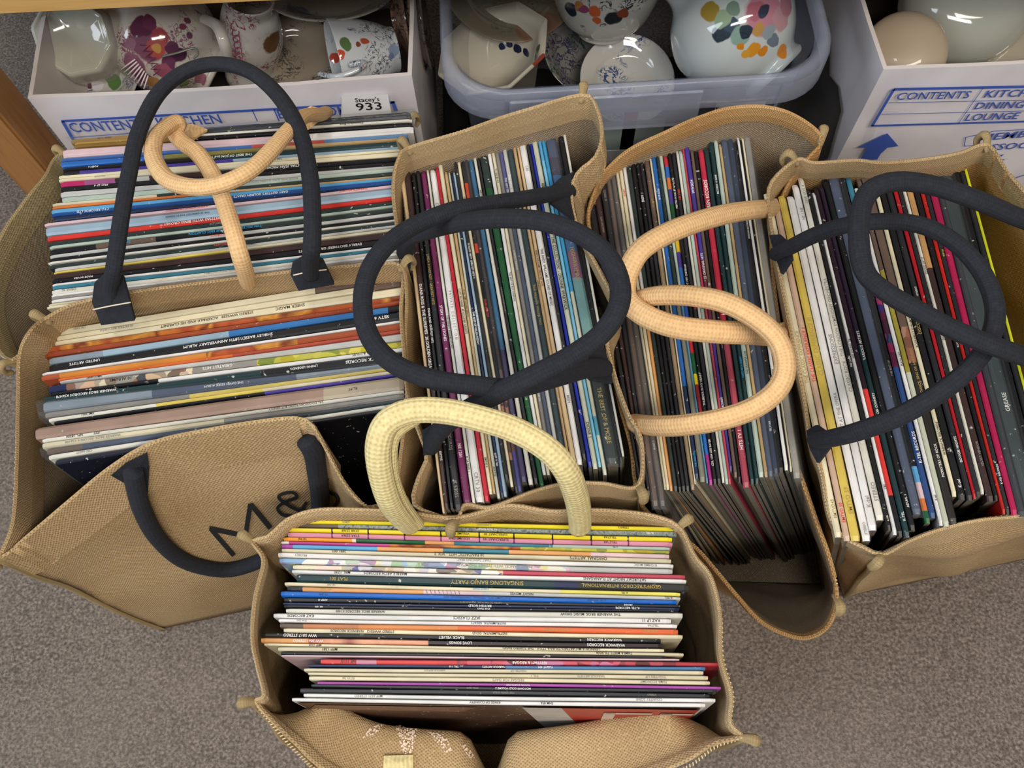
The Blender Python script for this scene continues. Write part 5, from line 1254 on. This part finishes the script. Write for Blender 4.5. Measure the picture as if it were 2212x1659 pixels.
D_ = [
 (1262, 1279.5, 1372, 1380, 370, 1045, 'K', [('CAS 1972', .1, .3, 'o')]),
 (1280, 1295, 1380.5, 1388, 365, 1055, 'E', [('GREATEST HITS', .2, .3, 'g')]),
 (1296, 1311.5, 1388.5, 1396, 362, 1070, 'k', [('41 SONGS', .1, .3, 'g')]),
 (1312, 1322, 1396.5, 1411, 348, 1092, 'e', [], 1),
 (1322.5, 1332.5, 1411.5, 1425, 345, 1092, '#6A6058', [('MUGO 2', .85, .3, 'w')], 1),
 (1334, 1341, 1426, 1431, 360, 1057, 'c', []),
 (1342, 1350.5, 1431.4, 1439, 343, 1057, [(1, 'C')], [('SONET', .12, .5, 'r')]),
 (1351, 1358.6, 1439.2, 1446, 345, 1060, [(.5, 'W'), (1, 'o')], []),
 (1360, 1369, 1446.6, 1456, 345, 1060, 'd', []),
 (1369.5, 1379, 1456.5, 1464, 336, 1062, 'K', []),
 (1379.5, 1388.5, 1464.5, 1474, 333, 1060, 'K', [('SRSP1 1', .15, .6, 'w'), ('His Greatest Hits', .5, .5, 'w')]),
 (1389, 1397.5, 1474.5, 1483, 332, 1060, 'k', []),
 (1399, 1410, 1484.6, 1494, 333, 1057, [(.3, 'e'), (1, '#A08A6C')], [('CBS 32077', .17, .35, 'o')]),
 (1411, 1415.3, 1494.3, 1497.3, 327, 1045, 'C', []),
 (1415.6, 1425.5, 1497.6, 1507, 328, 1033, [(.55, '#2464AC'), (.75, 'B'), (1, 'n')], [('BLUE GOLD', .15, .4, 'w'), ('THE GREATEST', .95, .4, 'c')]),
 (1426, 1432.6, 1507.6, 1520, 332, 1040, [(.5, 'd'), (1, '#8A8878')], []),
 (1433, 1441, 1520.4, 1525.3, 330, 1043, [(.45, 'g'), (1, '#5E9AB8')], []),
 (1441.4, 1450.3, 1525.6, 1533.4, 335, 1047, [(.04, 'R'), (.08, 'B'), (.12, 'O'), (.17, 'V'), (.28, 'G'), (.33, '#E0B820'), (.38, 'V'), (.46, 'B'), (.55, '#2A5AB8'), (.64, '#D02C34'), (.7, 'G'), (.73, 'Y'), (.85, '#A82430'), (.92, 'B'), (1, '#A8308C')], []),
 (1451, 1459.4, 1534, 1543.4, 324, 1045, 'K', [('PRINTED IN U.K. BY G P & LTD', .15, .5, 'w'), ('P & C 1977 CHRYSALIS', .42, .5, 'w'), ('THUNDER IN MY HEART', .75, .55, 'w'), ('CDL 1154 LEO SAYER', .92, .5, 'w')]),
 (1459.8, 1469, 1543.8, 1553.2, 328, 1044, 'k', [('CBS 32081', .15, .5, 'r'), ('SANTANA', .5, .5, 'r')]),
 (1470, 1476, 1554, 1560.3, 325, 1042, 'w', []),
 (1476.4, 1484.3, 1560.8, 1568, 325, 1045, 'g', [('The Seekers', .5, .6, 'k')]),
 (1484.7, 1489.4, 1568.4, 1574.2, 315, 1045, 'r', []),
 (1489.8, 1500.4, 1574.6, 1581.2, 305, 1017, [(.4, 'V'), (.62, '#6E2C48'), (1, '#4C3A90')], [('WW5034', .16, .6, 'w'), ('22 ORIGINAL HITS', .42, .6, 'w'), ('WARWICK RECORDS', .84, .6, 'w')]),
 (1501, 1508, 1581.6, 1589.6, 323, 1030, 'e', []),
 (1508.4, 1517.4, 1590, 1597, 325, 1040, 'K', [('RALPH McTELL', .62, .4, 'g'), ('STREETS', .52, .3, 'w')]),
 (1518, 1531, 1598, 1614, 322, 1052, [(.6, '#C23048'), (1, '#B04A5C')], [('WARREN RECORDS', .17, .6, 'w'), ('HITS', .52, .6, 'w'), ('HITS TV 1', .88, .5, 'w')]),
 (1532, 1542, 1615.5, 1624.6, 318, 1045, 'D', []),
 (1543, 1553.7, 1625, 1634.8, 303, 1044, 'D', [('RECORDS  K 56040', .15, .4, 'w'), ('SONGS OF YOUNG', .6, .4, 'y'), ('CAPTURE A DREAM', .7, .4, 'c')]),
 (1554.3, 1564, 1635.3, 1647.2, 300, 1030, 'g', [('THE TRANSFER LIVE', .7, .4, 'k')]),
 (1564.4, 1571, 1647.6, 1656, 310, 1030, 'T', []),
 (1571.4, 1585.5, 1656.4, 1668, 300, 1028, 'U', [], 1),
 (1586, 1597.4, 1668.4, 1679.6, 297, 1022, 'n', [('TELSTAR', .88, .4, 'w')], 1),
 (1598, 1606.6, 1680, 1692.8, 307, 1020, 'K', [('SPARTAN RECORDS', .3, .4, 'w')]),
 (1607, 1612.8, 1694, 1702.2, 296, 1015, 'W', [('FONTANA', .75, .6, 'k')]),
 (1613.3, 1616.6, 1702.5, 1705, 300, 1015, 'K', []),
 (1617, 1622, 1705.4, 1710, 295, 1018, 'C', []),
 (1622.4, 1637, 1710.4, 1727, 288, 1032, [(.3, 'X'), (1, '#A8A296')], [], 1),
]
stack(D_, 'v', 0.335, lambda t: (0.075+0.045*min(1, t*4), 0.0), True, 'in the tan-handled bag', 'records in the bag with tan handles', (400, 1000), 5, 'from the left')

def e(b0, b1, sh, *r): return (b0-sh, b1-sh, b0, b1, *r)
E_ = [
 (1661.5, 1676.3, 1772, 1788, 417, 1160, 'C', [('THE CLASSIC EXPERIENCE', .52, .5, 'o'), ('EMTVD45', .93, .45, 'o')]),
 (1676.7, 1691.3, 1788.4, 1804, 427, 1168, '#D9B8A0', [('THE CLASSIC EXPERIENCE II', .5, .5, 'r'), ('EMTVD 50', .93, .45, 'r')]),
 (1691.7, 1709, 1804.5, 1825.5, 422, 1168, '#DCC158', [('CLASSIC EXPERIENCE III', .48, .5, 'o'), ('EMTVD 59', .9, .45, 'o')]),
 (1709.6, 1726.8, 1827, 1845.8, 423, 1168, 'W', [('A NIGHT AT THE OPERA', .68, .4, 'g'), ('STEREO', .97, .3, 'g')]),
 (1727.4, 1743, 1846.4, 1865, 398, 1145, 'W', [('NE 1 NE', .1, .4, 'g'), ('EXPRESSIONS', .52, .5, 'g'), ('K-tel', .93, .5, 'g')]),
 (1743.5, 1757, 1865.5, 1883, 382, 1123, 'w', [('ONE VOX 4', .06, .5, 'g'), ('CLASSIC ROCK - THE LONDON SYMPHONY ORCHESTRA', .5, .5, 'k' and 'g'), ('STEREO', .93, .5, 'g')]),
 (1757.5, 1767.2, 1884, 1893.4, 407, 1145, 'K', [('THE CLASH', .55, .4, 'w'), ('K-TEL', .97, .4, 'w')]),
 (1767.6, 1774.5, 1893.8, 1903, 415, 1155, 'W', [("HIT SOUND '78", .5, .6, 'k'), ('CBS', .88, .5, 'k')]),
 (1775, 1785.5, 1903.5, 1915, 405, 1158, [(.62, '#2A1624'), (.9, '#E23A34'), (1, 'K')], []),
 (1786, 1797, 1915.5, 1929.5, 400, 1160, [(.5, '#2A1A30'), (1, 'D')], [('VARIOUS ARTISTS', .5, .5, 'w'), ('HOOKED ON COUNTRY', .68, .4, 'w'), ('K-TEL', .95, .4, 'w')]),
 (1797.5, 1811, 1930, 1945, 385, 1145, 'K', [('ADUVL 1', .93, .35, 'w')]),
 (1812, 1834, 1946, 1966, 355, 1110, 'U', [], 1),
 (1835, 1848, 1967, 1980.5, 375, 1130, [(.5, 'k'), (.86, 'K'), (.9, 'S'), (.94, 'p'), (.97, 'O'), (1, 'G')], [('THE BEST OF', .6, .35, 'g')]),
 (1849, 1862, 1981, 1995.5, 382, 1118, [(.1, 'Q'), (.6, '@neon'), (1, '#2C4A80')], [('K-TEL RECORDS', .82, .5, 'w')]),
 (1863, 1872, 1997, 2006, 405, 1135, 'W', [('PLAYA CAN', .55, .5, 'k'), ('K-tel', .93, .5, 'k')]),
 (1873, 1883, 2006.6, 2019.5, 385, 1137, [(.3, 'e'), (.6, '#A89A3C'), (1, 'l')], []),
 (1884, 1903, 2020, 2039, 352, 1130, [(.5, 'e'), (.6, '@photo'), (1, '#2A2624')], [('DANCE, SING OR ANYTHING', .62, .3, 'o'), ('MONSTERS OF ROCK', .85, .3, 'w')]),
 (1904.5, 1914, 2040, 2050.5, 350, 1072, 'C', [('ROCKABILLY DYNAMITE', .55, .5, 'k'), ('WARWICK RECORDS', .85, .55, 'k')]),
 (1915.5, 1929, 2052, 2068.6, 360, 1078, 'K', [('DISCO DANCER', .5, .5, 'o'), ('K-tel', .96, .4, 'w')]),
 (1930, 1945, 2069.5, 2083.8, 353, 1080, 'k', [('STEREO', .42, .3, 'w'), ('BOOGIE NIGHTS', .87, .4, 'w')]),
 (1946, 1955.5, 2084.5, 2092, 352, 1077, '#C01C28', []),
 (1956.5, 1965, 2092.6, 2102.8, 355, 1072, 'k', [('RONCO', .5, .4, 'w')]),
 (1966, 1974, 2103.6, 2112.4, 350, 1067, 'w', [('SOUND OF 77', .35, .6, 'k'), ('DAILY MIRROR', .55, .6, 'k')]),
 (1975, 1989, 2113, 2128.5, 350, 1082, [(.35, '#C89860'), (.5, 'E'), (1, 'E')], [('VELVET VENDOR', .88, .35, 'g')]),
 (1990.5, 2002.5, 2130, 2138.6, 372, 1080, 'K', [('ROCK HISTORY', .55, .4, 'w')]),
 (2003, 2012, 2139, 2146.6, 365, 1110, '#C8241C', []),
 (2012.6, 2022.6, 2147, 2157, 372, 1110, 'k', [('K-TEL RECORDS', .9, .45, 'w'), ('TOP 20', .27, .4, 'y')]),
 (2023.5, 2040, 2158, 2173.4, 350, 1112, '#B41C50', []),
 (2041, 2052.5, 2174, 2190, 380, 1115, 'k', [], 1),
 (2053, 2083.5, 2191, 2222, 378, 1118, 'd', [('GREASE', .7, .3, 'w')], 1),
 (2085, 2099.5, 2224, 2240, 365, 1105, 'K', []),
 (2100, 2112, 2241, 2254, 350, 1100, 'k', [('RONCO', .1, .35, 'w')]),
 (2112.5, 2118.5, 2254.5, 2261, 350, 1100, '#D8DC28', []),
]
stack(E_, 'v', 0.345, lambda t: (0.108, 0.030), True, 'in the right edge bag', 'records in the right edge bag', (470, 1000), 6, 'from the left')
# the cover picture of the front-most record in the nearest bag
